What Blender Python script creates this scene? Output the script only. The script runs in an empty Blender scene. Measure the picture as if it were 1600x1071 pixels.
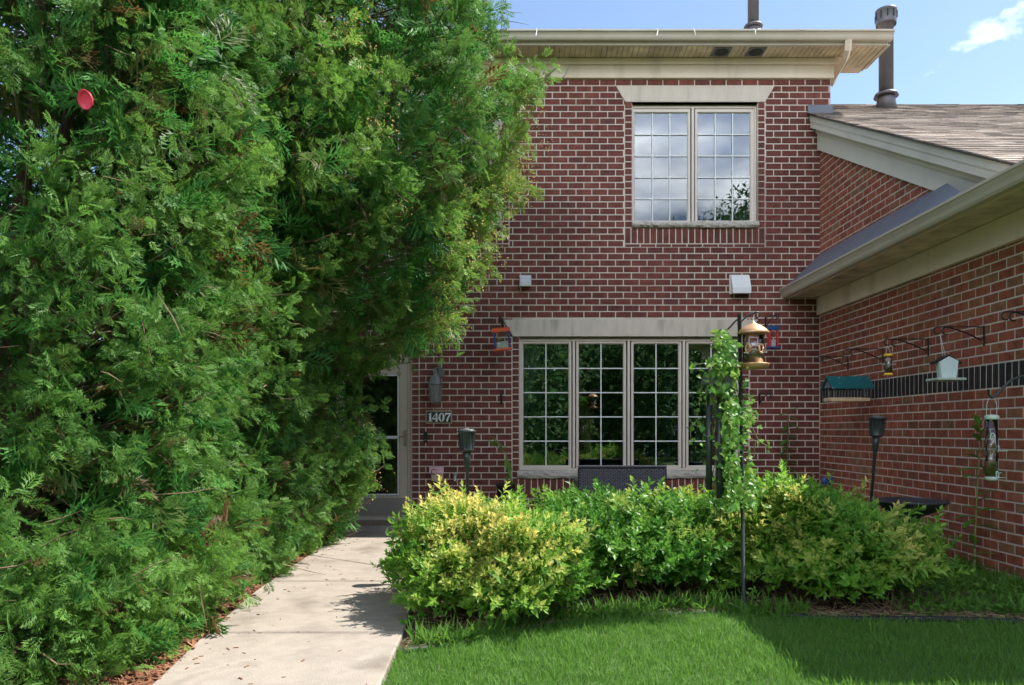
import bpy, math, random
import numpy as np
from mathutils import Vector, Matrix

R = random.Random(7)
NR = np.random.default_rng(11)
sc = bpy.context.scene
COL = sc.collection

# ------------------------------------------------------------------ camera, sky, sun, exposure
CAMZ, FPX, CX, CY, D = 1.2, 1190.0, 800.0, 673.0, 9.75
cam = bpy.data.cameras.new('camera'); camo = bpy.data.objects.new('camera', cam); COL.objects.link(camo)
camo.location = (0, 0, CAMZ); camo.rotation_euler = (math.radians(90), 0, 0)
cam.sensor_width = 36; cam.lens = FPX/1600*36; cam.shift_y = (CY-535.5)/1600
cam.clip_start = .05; cam.clip_end = 2000
sc.camera = camo

SUN = Vector((.67, .165, 1.0)).normalized()
sl = bpy.data.lights.new('sun', 'SUN'); slo = bpy.data.objects.new('sun', sl); COL.objects.link(slo)
slo.rotation_euler = (-SUN).to_track_quat('-Z', 'Y').to_euler()
sl.energy = 2.75; sl.angle = math.radians(.55); sl.color = (1, .95, .87)

w = bpy.data.worlds.new('World'); sc.world = w; w.use_nodes = True
nt = w.node_tree; nt.nodes.clear()
def N(t, typ, **kw):
    n = t.nodes.new(typ)
    for k, v in kw.items(): setattr(n, k, v)
    return n
wo = N(nt, 'ShaderNodeOutputWorld'); bg = N(nt, 'ShaderNodeBackground'); bg.inputs['Strength'].default_value = .061
sky = N(nt, 'ShaderNodeTexSky'); sky.sky_type = 'NISHITA'; sky.sun_disc = False
sky.sun_elevation = math.asin(SUN.z); sky.sun_rotation = math.atan2(SUN.x, SUN.y)
sky.air_density = 1.0; sky.dust_density = .6; sky.ozone_density = 1.2; sky.altitude = 200
tc = N(nt, 'ShaderNodeTexCoord')
sep = N(nt, 'ShaderNodeSeparateXYZ'); nt.links.new(tc.outputs['Generated'], sep.inputs[0])
zz = N(nt, 'ShaderNodeMath', operation='MAXIMUM'); zz.inputs[1].default_value = 0; nt.links.new(sep.outputs['Z'], zz.inputs[0])
za = N(nt, 'ShaderNodeMath', operation='ADD'); za.inputs[1].default_value = .22; nt.links.new(zz.outputs[0], za.inputs[0])
dv = N(nt, 'ShaderNodeVectorMath', operation='DIVIDE'); nt.links.new(tc.outputs['Generated'], dv.inputs[0])
cmb = N(nt, 'ShaderNodeCombineXYZ')
for i in range(3): nt.links.new(za.outputs[0], cmb.inputs[i])
nt.links.new(cmb.outputs[0], dv.inputs[1])
mp = N(nt, 'ShaderNodeMapping'); mp.inputs['Location'].default_value = (3.1, 1.7, 0.4); mp.inputs['Scale'].default_value = (1, 1, .6)
nt.links.new(dv.outputs[0], mp.inputs[0])
nz = N(nt, 'ShaderNodeTexNoise'); nz.inputs['Scale'].default_value = 1.25; nz.inputs['Detail'].default_value = 9; nz.inputs['Roughness'].default_value = .56
nt.links.new(mp.outputs[0], nz.inputs['Vector'])
cr = N(nt, 'ShaderNodeValToRGB'); cr.color_ramp.elements[0].position = .55; cr.color_ramp.elements[1].position = .72
# thicker cloud towards the south (behind the camera), as the upper window's reflection shows
sh = N(nt, 'ShaderNodeMapRange'); sh.inputs[1].default_value = -.8; sh.inputs[2].default_value = .0; sh.inputs[3].default_value = .105; sh.inputs[4].default_value = -.058
nt.links.new(sep.outputs['Y'], sh.inputs[0])
ad = N(nt, 'ShaderNodeMath', operation='ADD'); nt.links.new(nz.outputs['Fac'], ad.inputs[0]); nt.links.new(sh.outputs[0], ad.inputs[1])
nt.links.new(ad.outputs[0], cr.inputs[0])
mx = N(nt, 'ShaderNodeMix', data_type='RGBA'); 
n4 = N(nt, 'ShaderNodeTexNoise'); n4.inputs['Scale'].default_value = 2.6; n4.inputs['Detail'].default_value = 5
nt.links.new(mp.outputs[0], n4.inputs['Vector'])
c4 = N(nt, 'ShaderNodeValToRGB'); c4.color_ramp.elements[0].position = .36; c4.color_ramp.elements[1].position = .62
c4.color_ramp.elements[0].color = (.36, .41, .53, 1); c4.color_ramp.elements[1].color = (1, .985, .97, 1)
nt.links.new(n4.outputs['Fac'], c4.inputs[0])
s4 = N(nt, 'ShaderNodeVectorMath', operation='SCALE'); s4.inputs['Scale'].default_value = 35.0; nt.links.new(c4.outputs[0], s4.inputs[0])
nt.links.new(s4.outputs[0], mx.inputs[7])
nt.links.new(cr.outputs[0], mx.inputs[0]); nt.links.new(sky.outputs[0], mx.inputs[6])
nt.links.new(mx.outputs[2], bg.inputs[0]); nt.links.new(bg.outputs[0], wo.inputs[0])
sc.view_settings.view_transform = 'Standard'; sc.view_settings.look = 'None'
sc.view_settings.gamma = 1; sc.view_settings.use_curve_mapping = False; sc.view_settings.exposure = 1.97; sc.render.filter_size = 1.15
sc.cycles.max_bounces = 8; sc.cycles.transparent_max_bounces = 16

# ------------------------------------------------------------------ helpers
def FX(px): return (px-CX)*D/FPX                  # photo column -> x on the front wall
def GZ(py): return CAMZ+(CY-py)*D/FPX             # photo row -> z on the front wall
def P(px, py, d): return Vector(((px-CX)*d/FPX, d, CAMZ+(CY-py)*d/FPX))

def ramp_mat(name, cols, rough=.7, scale=6, bump=.0, bscale=60, metallic=0, src='noise', detail=5, spec=.4, stretch=(1, 1, 1), stain=None):
    m = bpy.data.materials.new(name); m.use_nodes = True; t = m.node_tree
    b = t.nodes['Principled BSDF']; b.inputs['Roughness'].default_value = rough; b.inputs['Metallic'].default_value = metallic
    b.inputs['Specular IOR Level'].default_value = spec
    co = N(t, 'ShaderNodeTexCoord'); mpn = N(t, 'ShaderNodeMapping'); mpn.inputs['Scale'].default_value = stretch
    geo = N(t, 'ShaderNodeNewGeometry')
    t.links.new(geo.outputs['Position'], mpn.inputs[0])
    n = N(t, 'ShaderNodeTexNoise'); n.inputs['Scale'].default_value = scale; n.inputs['Detail'].default_value = detail
    t.links.new(mpn.outputs[0], n.inputs['Vector'])
    r = N(t, 'ShaderNodeValToRGB'); el = r.color_ramp.elements
    while len(el) < len(cols): el.new(.5)
    for i, c in enumerate(cols):
        el[i].position = (.25+.5*i/max(1, len(cols)-1)) if src == 'noise' else i/max(1, len(cols)-1)
        el[i].color = (*c, 1)
    if src == 'noise': t.links.new(n.outputs['Fac'], r.inputs[0])
    elif src == 'object':
        oi = N(t, 'ShaderNodeObjectInfo'); t.links.new(oi.outputs['Random'], r.inputs[0])
    elif src == 'island':
        t.links.new(geo.outputs['Random Per Island'], r.inputs[0])
    out = r.outputs[0]
    if src != 'noise':
        hv = N(t, 'ShaderNodeHueSaturation'); mr = N(t, 'ShaderNodeMapRange'); mr.inputs[1].default_value = .3; mr.inputs[2].default_value = .7
        mr.inputs[3].default_value = .72; mr.inputs[4].default_value = 1.25
        t.links.new(n.outputs['Fac'], mr.inputs[0]); t.links.new(mr.outputs[0], hv.inputs['Value']); t.links.new(out, hv.inputs['Color']); out = hv.outputs[0]
    if src != 'noise':
        n5 = N(t, 'ShaderNodeTexNoise'); n5.inputs['Scale'].default_value = .9; n5.inputs['Detail'].default_value = 7
        m5 = N(t, 'ShaderNodeMapRange'); m5.inputs[1].default_value = .35; m5.inputs[2].default_value = .65; m5.inputs[3].default_value = .8; m5.inputs[4].default_value = 1.15
        h5 = N(t, 'ShaderNodeHueSaturation'); t.links.new(geo.outputs['Position'], n5.inputs['Vector']); t.links.new(n5.outputs['Fac'], m5.inputs[0]); t.links.new(m5.outputs[0], h5.inputs['Value']); t.links.new(out, h5.inputs['Color']); out = h5.outputs[0]
    if stain:
        n3 = N(t, 'ShaderNodeTexNoise'); n3.inputs['Scale'].default_value = stain[1]; n3.inputs['Detail'].default_value = 6
        t.links.new(mpn.outputs[0], n3.inputs['Vector'])
        r3 = N(t, 'ShaderNodeValToRGB'); r3.color_ramp.elements[0].position = stain[2]; r3.color_ramp.elements[1].position = stain[3]
        t.links.new(n3.outputs['Fac'], r3.inputs[0])
        m3 = N(t, 'ShaderNodeMix', data_type='RGBA'); m3.inputs[7].default_value = (*stain[0], 1)
        t.links.new(r3.outputs[0], m3.inputs[0]); t.links.new(out, m3.inputs[6]); out = m3.outputs[2]
    t.links.new(out, b.inputs['Base Color'])
    if bump:
        n2 = N(t, 'ShaderNodeTexNoise'); n2.inputs['Scale'].default_value = bscale; n2.inputs['Detail'].default_value = 6
        t.links.new(mpn.outputs[0], n2.inputs['Vector'])
        bp = N(t, 'ShaderNodeBump'); bp.inputs['Strength'].default_value = bump; bp.inputs['Distance'].default_value = .01
        t.links.new(n2.outputs['Fac'], bp.inputs['Height']); t.links.new(bp.outputs[0], b.inputs['Normal'])
    return m

def leaf_mat(name, c_old, c_young, c_var, trans=.35, rough=.45, spec=.35):
    """tint.R: young growth, tint.G: random"""
    m = bpy.data.materials.new(name); m.use_nodes = True; t = m.node_tree; b = t.nodes['Principled BSDF']
    a = N(t, 'ShaderNodeAttribute', attribute_name='tint'); s = N(t, 'ShaderNodeSeparateColor'); t.links.new(a.outputs['Color'], s.inputs[0])
    m1 = N(t, 'ShaderNodeMix', data_type='RGBA'); m1.inputs[6].default_value = (*c_old, 1); m1.inputs[7].default_value = (*c_var, 1)
    t.links.new(s.outputs['Green'], m1.inputs[0])
    m2 = N(t, 'ShaderNodeMix', data_type='RGBA'); m2.inputs[7].default_value = (*c_young, 1); t.links.new(m1.outputs[2], m2.inputs[6])
    t.links.new(s.outputs['Red'], m2.inputs[0])
    m3 = N(t, 'ShaderNodeMix', data_type='RGBA'); m3.inputs[7].default_value = (.12, .062, .024, 1); t.links.new(m2.outputs[2], m3.inputs[6])
    t.links.new(s.outputs['Blue'], m3.inputs[0])
    t.links.new(m3.outputs[2], b.inputs['Base Color']); b.inputs['Roughness'].default_value = rough; b.inputs['Specular IOR Level'].default_value = spec
    tr = N(t, 'ShaderNodeBsdfTranslucent'); hs = N(t, 'ShaderNodeHueSaturation'); hs.inputs['Value'].default_value = 1.35; hs.inputs['Hue'].default_value = .495
    t.links.new(m3.outputs[2], hs.inputs['Color']); t.links.new(hs.outputs[0], tr.inputs[0])
    ms = N(t, 'ShaderNodeMixShader'); ms.inputs[0].default_value = trans
    t.links.new(b.outputs[0], ms.inputs[1]); t.links.new(tr.outputs[0], ms.inputs[2])
    t.links.new(ms.outputs[0], t.nodes['Material Output'].inputs[0])
    return m

def glass_mat(name, tint=(.9, .95, .93), refl=.12, mult=1.0, rough=.0, wav=.0):
    m = bpy.data.materials.new(name); m.use_nodes = True; t = m.node_tree; t.nodes.remove(t.nodes['Principled BSDF'])
    tr = N(t, 'ShaderNodeBsdfTransparent'); tr.inputs[0].default_value = (*tint, 1)
    gl = N(t, 'ShaderNodeBsdfGlossy'); gl.inputs['Roughness'].default_value = rough; gl.inputs[0].default_value = (.93, .96, 1, 1)
    fr = N(t, 'ShaderNodeFresnel'); fr.inputs[0].default_value = 1.5
    ma = N(t, 'ShaderNodeMath', operation='MULTIPLY_ADD'); ma.inputs[1].default_value = mult; ma.inputs[2].default_value = refl; ma.use_clamp = True
    t.links.new(fr.outputs[0], ma.inputs[0])
    if wav:
        geo = N(t, 'ShaderNodeNewGeometry')
        n2 = N(t, 'ShaderNodeTexNoise'); n2.inputs['Scale'].default_value = 2.2; t.links.new(geo.outputs['Position'], n2.inputs['Vector'])
        bp = N(t, 'ShaderNodeBump'); bp.inputs['Strength'].default_value = wav; bp.inputs['Distance'].default_value = .01
        t.links.new(n2.outputs['Fac'], bp.inputs['Height']); t.links.new(bp.outputs[0], gl.inputs['Normal'])
    ms = N(t, 'ShaderNodeMixShader'); t.links.new(ma.outputs[0], ms.inputs[0]); t.links.new(tr.outputs[0], ms.inputs[1]); t.links.new(gl.outputs[0], ms.inputs[2])
    t.links.new(ms.outputs[0], t.nodes['Material Output'].inputs[0])
    return m

M = {}
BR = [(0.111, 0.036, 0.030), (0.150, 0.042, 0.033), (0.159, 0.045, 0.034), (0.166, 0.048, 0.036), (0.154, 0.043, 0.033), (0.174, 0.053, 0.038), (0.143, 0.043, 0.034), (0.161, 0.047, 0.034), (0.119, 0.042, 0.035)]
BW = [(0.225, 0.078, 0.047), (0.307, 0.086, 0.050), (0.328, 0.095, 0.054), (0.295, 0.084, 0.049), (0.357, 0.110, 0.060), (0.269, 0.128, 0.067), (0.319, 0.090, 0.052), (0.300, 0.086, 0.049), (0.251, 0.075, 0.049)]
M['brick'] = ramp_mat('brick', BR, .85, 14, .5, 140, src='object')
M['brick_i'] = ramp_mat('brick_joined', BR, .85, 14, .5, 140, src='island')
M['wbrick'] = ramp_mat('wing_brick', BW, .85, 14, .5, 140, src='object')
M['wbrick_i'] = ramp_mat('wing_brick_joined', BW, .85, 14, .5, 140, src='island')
M['black_brick'] = ramp_mat('black_brick', [(.016, .014, .016), (.03, .025, .027), (.022, .018, .022)], .6, 20, .4, 120, src='object')
M['mortar'] = ramp_mat('mortar', [(.54, .47, .40), (.66, .58, .50), (.60, .53, .46)], .95, 9, .5, 200, stain=((.34, .28, .24), 1.1, .52, .78))
M['stone'] = ramp_mat('limestone', [(.54, .465, .39), (.64, .56, .48)], .85, 5, .35, 60, stretch=(3, 3, .6), stain=((.30, .26, .22), 2.2, .55, .8))
M['rockstone'] = ramp_mat('rough_limestone', [(.36, .33, .28), (.54, .50, .44)], .9, 16, 1.0, 40)
M['cream'] = ramp_mat('cream_paint', [(.72, .60, .46), (.78, .66, .52)], .5, 2.5, .05, 30, stain=((.45, .38, .28), 2.0, .56, .85), stretch=(1.5, 1.5, .35))
M['white_trim'] = ramp_mat('pale_trim_paint', [(.66, .63, .55), (.72, .69, .61)], .5, 2.5, .05, 30, stain=((.48, .44, .37), 2.0, .56, .85))
M['gutter'] = ramp_mat('gutter_aluminium', [(.47, .41, .33), (.57, .505, .42)], .38, 3, .03, 30, spec=.5, stain=((.16, .13, .1), 1.6, .62, .8))
M['soffit'] = ramp_mat('soffit_vinyl', [(.62, .52, .37), (.68, .57, .41), (.56, .46, .33)], .55, 5, .05, 40, src='object')
M['frame'] = ramp_mat('window_frame', [(.62, .54, .47), (.68, .60, .52)], .42, 3)
M['grille'] = ramp_mat('window_grille', [(.72, .73, .72), (.78, .79, .78)], .4, 3)
M['glass'] = glass_mat('window_glass_upper', (.75, .8, .8), .04, 1.25, wav=.012)
M['glass_lo'] = glass_mat('window_glass_lower', (.62, .7, .68), .11, 1.5, wav=.02)
M['clear'] = glass_mat('clear_plastic', (.93, .95, .95), .03, 1.0)
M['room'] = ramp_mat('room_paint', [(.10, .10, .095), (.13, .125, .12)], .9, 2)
M['curtain'] = ramp_mat('curtain', [(.35, .34, .32), (.5, .48, .45)], .9, 20, stretch=(3, 3, .1))
M['slate'] = ramp_mat('slate_metal', [(.12, .135, .17), (.16, .175, .215)], .5, 4, .1, 60)
M['shingle'] = ramp_mat('shingle', [(.07, .055, .046), (.27, .22, .18), (.20, .16, .135), (.33, .275, .23), (.11, .088, .075), (.36, .305, .26)], .95, 40, .6, 300, src='object')
M['shingle_i'] = ramp_mat('shingle_joined', [(.07, .055, .046), (.27, .22, .18), (.20, .16, .135), (.33, .275, .23), (.11, .088, .075), (.36, .305, .26)], .95, 40, .6, 300, src='island')
M['pipe'] = ramp_mat('grey_metal', [(.10, .095, .105), (.145, .135, .15)], .45, 6, .1, 40, metallic=.25)
M['black'] = ramp_mat('black_iron', [(.010, .010, .011), (.02, .02, .021)], .5, 20, .1, 80)
M['green_iron'] = ramp_mat('dark_green_iron', [(.014, .022, .02), (.03, .04, .037)], .45, 20, .1, 80)
M['torch'] = ramp_mat('torch_metal', [(.028, .036, .035), (.055, .065, .064)], .42, 12, .08, 60, metallic=.3)
M['lantern'] = ramp_mat('pewter', [(.15, .15, .13), (.23, .23, .205)], .5, 20, .2, 80, metallic=.2)
M['lglass'] = ramp_mat('seeded_lantern_glass', [(.16, .16, .15), (.26, .26, .245)], .25, 30, .2, 60)
M['copper'] = ramp_mat('copper', [(.55, .29, .14), (.66, .40, .22)], .42, 9, .08, 40, metallic=.55)
M['seed'] = ramp_mat('seed', [(.17, .135, .10), (.42, .35, .27), (.28, .23, .17)], .9, 90, .8, 150)
M['seed_tan'] = ramp_mat('tan_seed', [(.42, .30, .17), (.70, .56, .37)], .9, 110, .8, 150)
M['orange'] = ramp_mat('orange_plastic', [(.68, .10, .035), (.78, .14, .05)], .5, 8)
M['navy'] = ramp_mat('blue_plastic', [(.02, .05, .17), (.03, .075, .22)], .5, 8)
M['red'] = ramp_mat('red_plastic', [(.50, .02, .035), (.6, .03, .05)], .5, 8)
M['yellow'] = ramp_mat('yellow_plastic', [(.72, .42, .02), (.8, .5, .04)], .45, 8)
M['teal'] = ramp_mat('teal_plastic', [(.006, .085, .095), (.01, .115, .125)], .5, 6, .05, 40, stain=((.5, .55, .5), 38, .66, .70))
M['tan'] = ramp_mat('tan_wood', [(.52, .37, .22), (.62, .46, .3)], .7, 8, .1, 60, stretch=(1, 8, 8))
M['paleblue'] = ramp_mat('pale_blue_paint', [(.55, .68, .70), (.62, .75, .77)], .55, 5)
M['palegreen'] = ramp_mat('pale_green_paint', [(.36, .46, .38), (.45, .55, .47)], .55, 8)
M['greywood'] = ramp_mat('weathered_wood', [(.06, .07, .062), (.12, .13, .115)], .85, 12, .4, 60, stretch=(1, 6, 6))
M['wicker'] = ramp_mat('wicker', [(.075, .078, .095), (.125, .127, .155)], .5, 40)
M['bathiron'] = ramp_mat('bath_resin', [(.022, .022, .030), (.055, .052, .06)], .4, 8, .2, 40)
M['water'] = ramp_mat('bath_water', [(.05, .055, .06), (.08, .085, .09)], .05, 3, .05, 15, spec=.8)
M['door'] = ramp_mat('door_paint', [(.40, .34, .27), (.46, .39, .32)], .5, 3)
M['doorpanel'] = ramp_mat('inner_door', [(.19, .17, .145), (.25, .225, .195)], .6, 3)
M['brass'] = ramp_mat('pewter_handle', [(.30, .25, .19), (.42, .36, .28)], .35, 9, metallic=.7)
M['sign'] = ramp_mat('sign_green', [(.020, .035, .032), (.032, .05, .045)], .5, 8)
M['signrim'] = ramp_mat('sign_rim', [(.30, .24, .16), (.40, .33, .23)], .5, 8)
M['digit'] = ramp_mat('digit_white', [(.75, .76, .75), (.82, .83, .82)], .5, 8)
M['pink'] = ramp_mat('pink_card', [(.72, .62, .64), (.72, .38, .44), (.75, .70, .70)], .6, 18)
M['beige'] = ramp_mat('beige_plastic', [(.46, .36, .25), (.54, .43, .31)], .5, 8)
M['hotpink'] = ramp_mat('pink_plastic', [(.60, .02, .06), (.70, .05, .10)], .45, 10)
M['silver'] = ramp_mat('silver_vent', [(.55, .55, .54), (.66, .66, .65)], .4, 9)
M['concrete'] = ramp_mat('concrete', [(.225, .193, .162), (.31, .268, .226), (.268, .232, .195), (.33, .29, .248)], .9, 5, .6, 190, detail=12, stain=((.13, .105, .085), 2.6, .53, .80))
M['soil'] = ramp_mat('soil', [(.035, .022, .014), (.10, .066, .042)], .95, 26, 1.2, 60, detail=10)
M['mulch'] = ramp_mat('mulch', [(.08, .03, .014), (.20, .085, .04), (.13, .055, .028), (.28, .16, .09)], .9, 40, .5, 90, src='island')
M['litter'] = ramp_mat('dry_litter', [(.10, .06, .035), (.30, .22, .13), (.16, .10, .06), (.40, .31, .19)], .9, 40, .3, 90, src='island')
M['lawnbase'] = ramp_mat('lawn', [(.028, .062, .012), (.052, .105, .022), (.075, .125, .03)], .95, 9, 1.0, 120, detail=10)
M['bark'] = ramp_mat('bark', [(.07, .042, .026), (.16, .10, .065)], .9, 18, .8, 60, stretch=(3, 3, .5))
M['twig'] = ramp_mat('twig', [(.10, .065, .04), (.22, .15, .095)], .9, 20, .3, 60)
M['edging'] = ramp_mat('black_edging', [(.010, .010, .012), (.018, .018, .021)], .6, 8)
M['arbor'] = leaf_mat('arborvitae_leaf', (.042, .160, .033), (.34, .40, .07), (.125, .320, .056), .42, .48, .25)
M['cone'] = ramp_mat('seed_cone', [(.36, .27, .06), (.52, .36, .10), (.30, .17, .06)], .7, 30)
M['spirea'] = leaf_mat('spirea_leaf', (.080, .23, .024), (.70, .59, .18), (.21, .40, .05), .42, .45, .3)
M['dark_leaf'] = leaf_mat('glossy_leaf', (.048, .175, .022), (.46, .48, .11), (.13, .29, .04), .4, .42, .3)
M['vine'] = leaf_mat('vine_leaf', (.06, .19, .022), (.34, .42, .09), (.13, .32, .045), .45, .42)
M['grass'] = leaf_mat('grass_blade', (.10, .225, .034), (.50, .48, .20), (.24, .35, .07), .42, .55, .25)
M['stem'] = ramp_mat('green_stem', [(.12, .15, .05), (.2, .22, .09)], .7, 20)
M['wood_far'] = leaf_mat('woodland_leaf', (.045, .12, .04), (.15, .22, .05), (.08, .18, .05), .4, .6)

WL = {}
def finish(o, parent, base):
    COL.objects.link(o)
    if parent is not None:
        o.parent = parent; o.location = Vector(base)-WL[parent.name]
    else: o.location = base
    WL[o.name] = Vector(base)
    return o
def empty(name, loc, label=None, cat=None, group=None):
    o = bpy.data.objects.new(name, None); o.empty_display_size = .1
    finish(o, None, Vector(loc)); tag(o, label, cat, group); return o
def tag(o, label=None, cat=None, group=None, kind=None):
    if label: o['label'] = label
    if cat: o['category'] = cat
    if group: o['group'] = group
    if kind: o['kind'] = kind
    return o

class MB:
    def __init__(s): s.v = []; s.f = []; s.smooth = []
    def add(s, vs, fs, smooth=False):
        o = len(s.v); s.v += [tuple(v) for v in vs]; s.f += [tuple(i+o for i in f) for f in fs]; s.smooth += [smooth]*len(fs); return s
    def box(s, x0, x1, y0, y1, z0, z1):
        return s.add([(x0,y0,z0),(x1,y0,z0),(x1,y1,z0),(x0,y1,z0),(x0,y0,z1),(x1,y0,z1),(x1,y1,z1),(x0,y1,z1)],
              [(0,3,2,1),(4,5,6,7),(0,1,5,4),(1,2,6,5),(2,3,7,6),(3,0,4,7)])
    def bbox(s, x0, x1, y0, y1, z0, z1, b=.004):
        """box with all edges chamfered"""
        xs, ys, zs = (x0, x1), (y0, y1), (z0, z1); vs = []; idx = {}
        for i in (0, 1):
            for j in (0, 1):
                for k in (0, 1):
                    sx, sy, sz = (b if i == 0 else -b), (b if j == 0 else -b), (b if k == 0 else -b)
                    idx[i,j,k,0] = len(vs); vs.append((xs[i], ys[j]+sy, zs[k]+sz))
                    idx[i,j,k,1] = len(vs); vs.append((xs[i]+sx, ys[j], zs[k]+sz))
                    idx[i,j,k,2] = len(vs); vs.append((xs[i]+sx, ys[j]+sy, zs[k]))
        fs = []
        for i in (0, 1):
            fs.append([idx[i,0,0,0], idx[i,1,0,0], idx[i,1,1,0], idx[i,0,1,0]])
            fs.append([idx[0,i,0,1], idx[1,i,0,1], idx[1,i,1,1], idx[0,i,1,1]])
            fs.append([idx[0,0,i,2], idx[1,0,i,2], idx[1,1,i,2], idx[0,1,i,2]])
            for j in (0, 1):
                fs.append([idx[i,j,0,0], idx[i,j,1,0], idx[i,j,1,1], idx[i,j,0,1]])
                fs.append([idx[i,0,j,0], idx[i,1,j,0], idx[i,1,j,2], idx[i,0,j,2]])
                fs.append([idx[0,i,j,1], idx[1,i,j,1], idx[1,i,j,2], idx[0,i,j,2]])
                for k in (0, 1): fs.append([idx[i,j,k,0], idx[i,j,k,1], idx[i,j,k,2]])
        return s.add(vs, fs)
    def prism(s, poly, axis, a, b):
        """poly in 2D extruded along axis from a to b"""
        n = len(poly)
        def mk(p, h): return {'x': (h, p[0], p[1]), 'y': (p[0], h, p[1]), 'z': (p[0], p[1], h)}[axis]
        return s.add([mk(p, a) for p in poly]+[mk(p, b) for p in poly],
                     [tuple(range(n))[::-1], tuple(range(n, 2*n))]+[(i, (i+1) % n, n+(i+1) % n, n+i) for i in range(n)])
    def tube(s, pts, r, n=8, smooth=True, cap=True):
        pts = [Vector(p) for p in pts]; rs = r if isinstance(r, (list, tuple)) else [r]*len(pts)
        vs = []; up = None
        for i, p in enumerate(pts):
            d = (pts[min(i+1, len(pts)-1)]-pts[max(i-1, 0)]).normalized()
            if up is None:
                up = Vector((0, 0, 1)) if abs(d.z) < .9 else Vector((1, 0, 0))
            a = d.cross(up).normalized(); b = a.cross(d).normalized(); up = b
            for k in range(n):
                t = 2*math.pi*k/n; vs.append(p+a*math.cos(t)*rs[i]+b*math.sin(t)*rs[i])
        fs = []
        for i in range(len(pts)-1):
            for k in range(n): fs.append((i*n+k, i*n+(k+1) % n, (i+1)*n+(k+1) % n, (i+1)*n+k))
        s.add(vs, fs, smooth)
        if cap:
            o = len(s.v)-len(vs); s.f += [tuple(o+k for k in range(n)), tuple(o+(len(pts)-1)*n+k for k in range(n))[::-1]]; s.smooth += [False]*2
        return s
    def lathe(s, prof, c=(0, 0, 0), n=20, smooth=True, scale=(1, 1)):
        vs = []; c = Vector(c)
        for r, z in prof:
            for k in range(n):
                t = 2*math.pi*k/n; vs.append(c+Vector((r*scale[0]*math.cos(t), r*scale[1]*math.sin(t), z)))
        fs = [(i*n+k, i*n+(k+1) % n, (i+1)*n+(k+1) % n, (i+1)*n+k) for i in range(len(prof)-1) for k in range(n)]
        s.add(vs, fs, smooth); o = len(s.v)-len(vs)
        if prof[0][0] > 1e-4: s.f.append(tuple(o+k for k in range(n))[::-1]); s.smooth.append(False)
        if prof[-1][0] > 1e-4: s.f.append(tuple(o+(len(prof)-1)*n+k for k in range(n))); s.smooth.append(False)
        return s
    def xf(s, m):
        s.v = [tuple(m @ Vector(v)) for v in s.v]; return s
    def mesh(s, name, mat, off=(0, 0, 0)):
        me = bpy.data.meshes.new(name); off = Vector(off)
        me.from_pydata([tuple(Vector(v)-off) for v in s.v], [], s.f); me.materials.append(mat)
        me.polygons.foreach_set('use_smooth', s.smooth); me.update(); return me
    def build(s, name, mat, parent=None, base=None):
        base = Vector(base) if base is not None else (WL[parent.name] if parent is not None else Vector((0, 0, 0)))
        return finish(bpy.data.objects.new(name, s.mesh(name, mat, base)), parent, base)

def np_mesh(name, V, T, mat, parent=None, base=None, tint=None, smooth=False):
    base = Vector(base) if base is not None else (WL[parent.name] if parent is not None else Vector((0, 0, 0)))
    me = bpy.data.meshes.new(name); V = np.asarray(V, np.float32)-np.array(base, np.float32); T = np.asarray(T, np.int32)
    me.vertices.add(len(V)); me.vertices.foreach_set('co', V.ravel())
    me.loops.add(T.size); me.loops.foreach_set('vertex_index', T.ravel())
    me.polygons.add(len(T)); me.polygons.foreach_set('loop_start', np.arange(0, T.size, 3, dtype=np.int32))
    me.polygons.foreach_set('use_smooth', np.full(len(T), smooth))
    me.update(calc_edges=True)
    if tint is not None:
        a = me.attributes.new('tint', 'FLOAT_COLOR', 'POINT')
        c = np.ones((len(V), 4), np.float32); c[:, :3] = np.clip(tint, 0, 1); a.data.foreach_set('color', c.ravel())
    me.materials.append(mat)
    return finish(bpy.data.objects.new(name, me), parent, base)

def scatter(tv, tt, pos, fr, size, tattr=None, inst=None):
    """template (tv, tt) at pos with frames fr (n,3,3: rows = local axes), size (n,) -> verts, tris, tint"""
    n = len(pos); nv = len(tv)
    V = np.einsum('vk,nkj->nvj', tv, fr)*size[:, None, None]+pos[:, None, :]
    T = (tt[None]+(np.arange(n)*nv)[:, None, None]).reshape(-1, 3)
    tint = np.zeros((n, nv, 3), np.float32)
    if tattr is not None: tint[:, :, 0] = tattr[None, :]
    if inst is not None:
        tint[:, :, 0] = tint[:, :, 0]*inst[:, 0:1]+inst[:, 3:4] if inst.shape[1] > 3 else tint[:, :, 0]*inst[:, 0:1]
        tint[:, :, 1] = inst[:, 1:2]; tint[:, :, 2] = inst[:, 2:3]
    return V.reshape(-1, 3), T, tint.reshape(-1, 3)
def merge(parts):
    o = 0; Vs, Ts, Cs = [], [], []
    for V, T, C in parts:
        Vs.append(V); Ts.append(T+o); Cs.append(C); o += len(V)
    return np.concatenate(Vs), np.concatenate(Ts), np.concatenate(Cs)
def norm(a): return a/np.maximum(np.linalg.norm(a, axis=-1, keepdims=True), 1e-9)
def frames(x, up):
    x = norm(x); y = norm(np.cross(up, x)); z = np.cross(x, y); return np.stack([x, y, z], 1)
def rnd(*shape): return NR.standard_normal(shape)
def vnoise(p, k, seed):
    """cheap smooth noise from summed sines, about -1..1"""
    g = np.random.default_rng(seed); out = 0
    for i in range(5):
        d = g.standard_normal(3); d /= np.linalg.norm(d); f = k*(.7+1.3*g.random())
        out = out+np.sin(p @ d*f+g.random()*6.28)
    return out/2.4

# ------------------------------------------------------------------ ground, path, beds
g = MB(); n = 40
for i in range(n):
    pass
g.add([(-400, -400, 0), (400, -400, 0), (400, 400, 0), (-400, 400, 0)], [(0, 1, 2, 3)])
tag(g.build('ground', M['lawnbase']), kind='structure')

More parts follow.
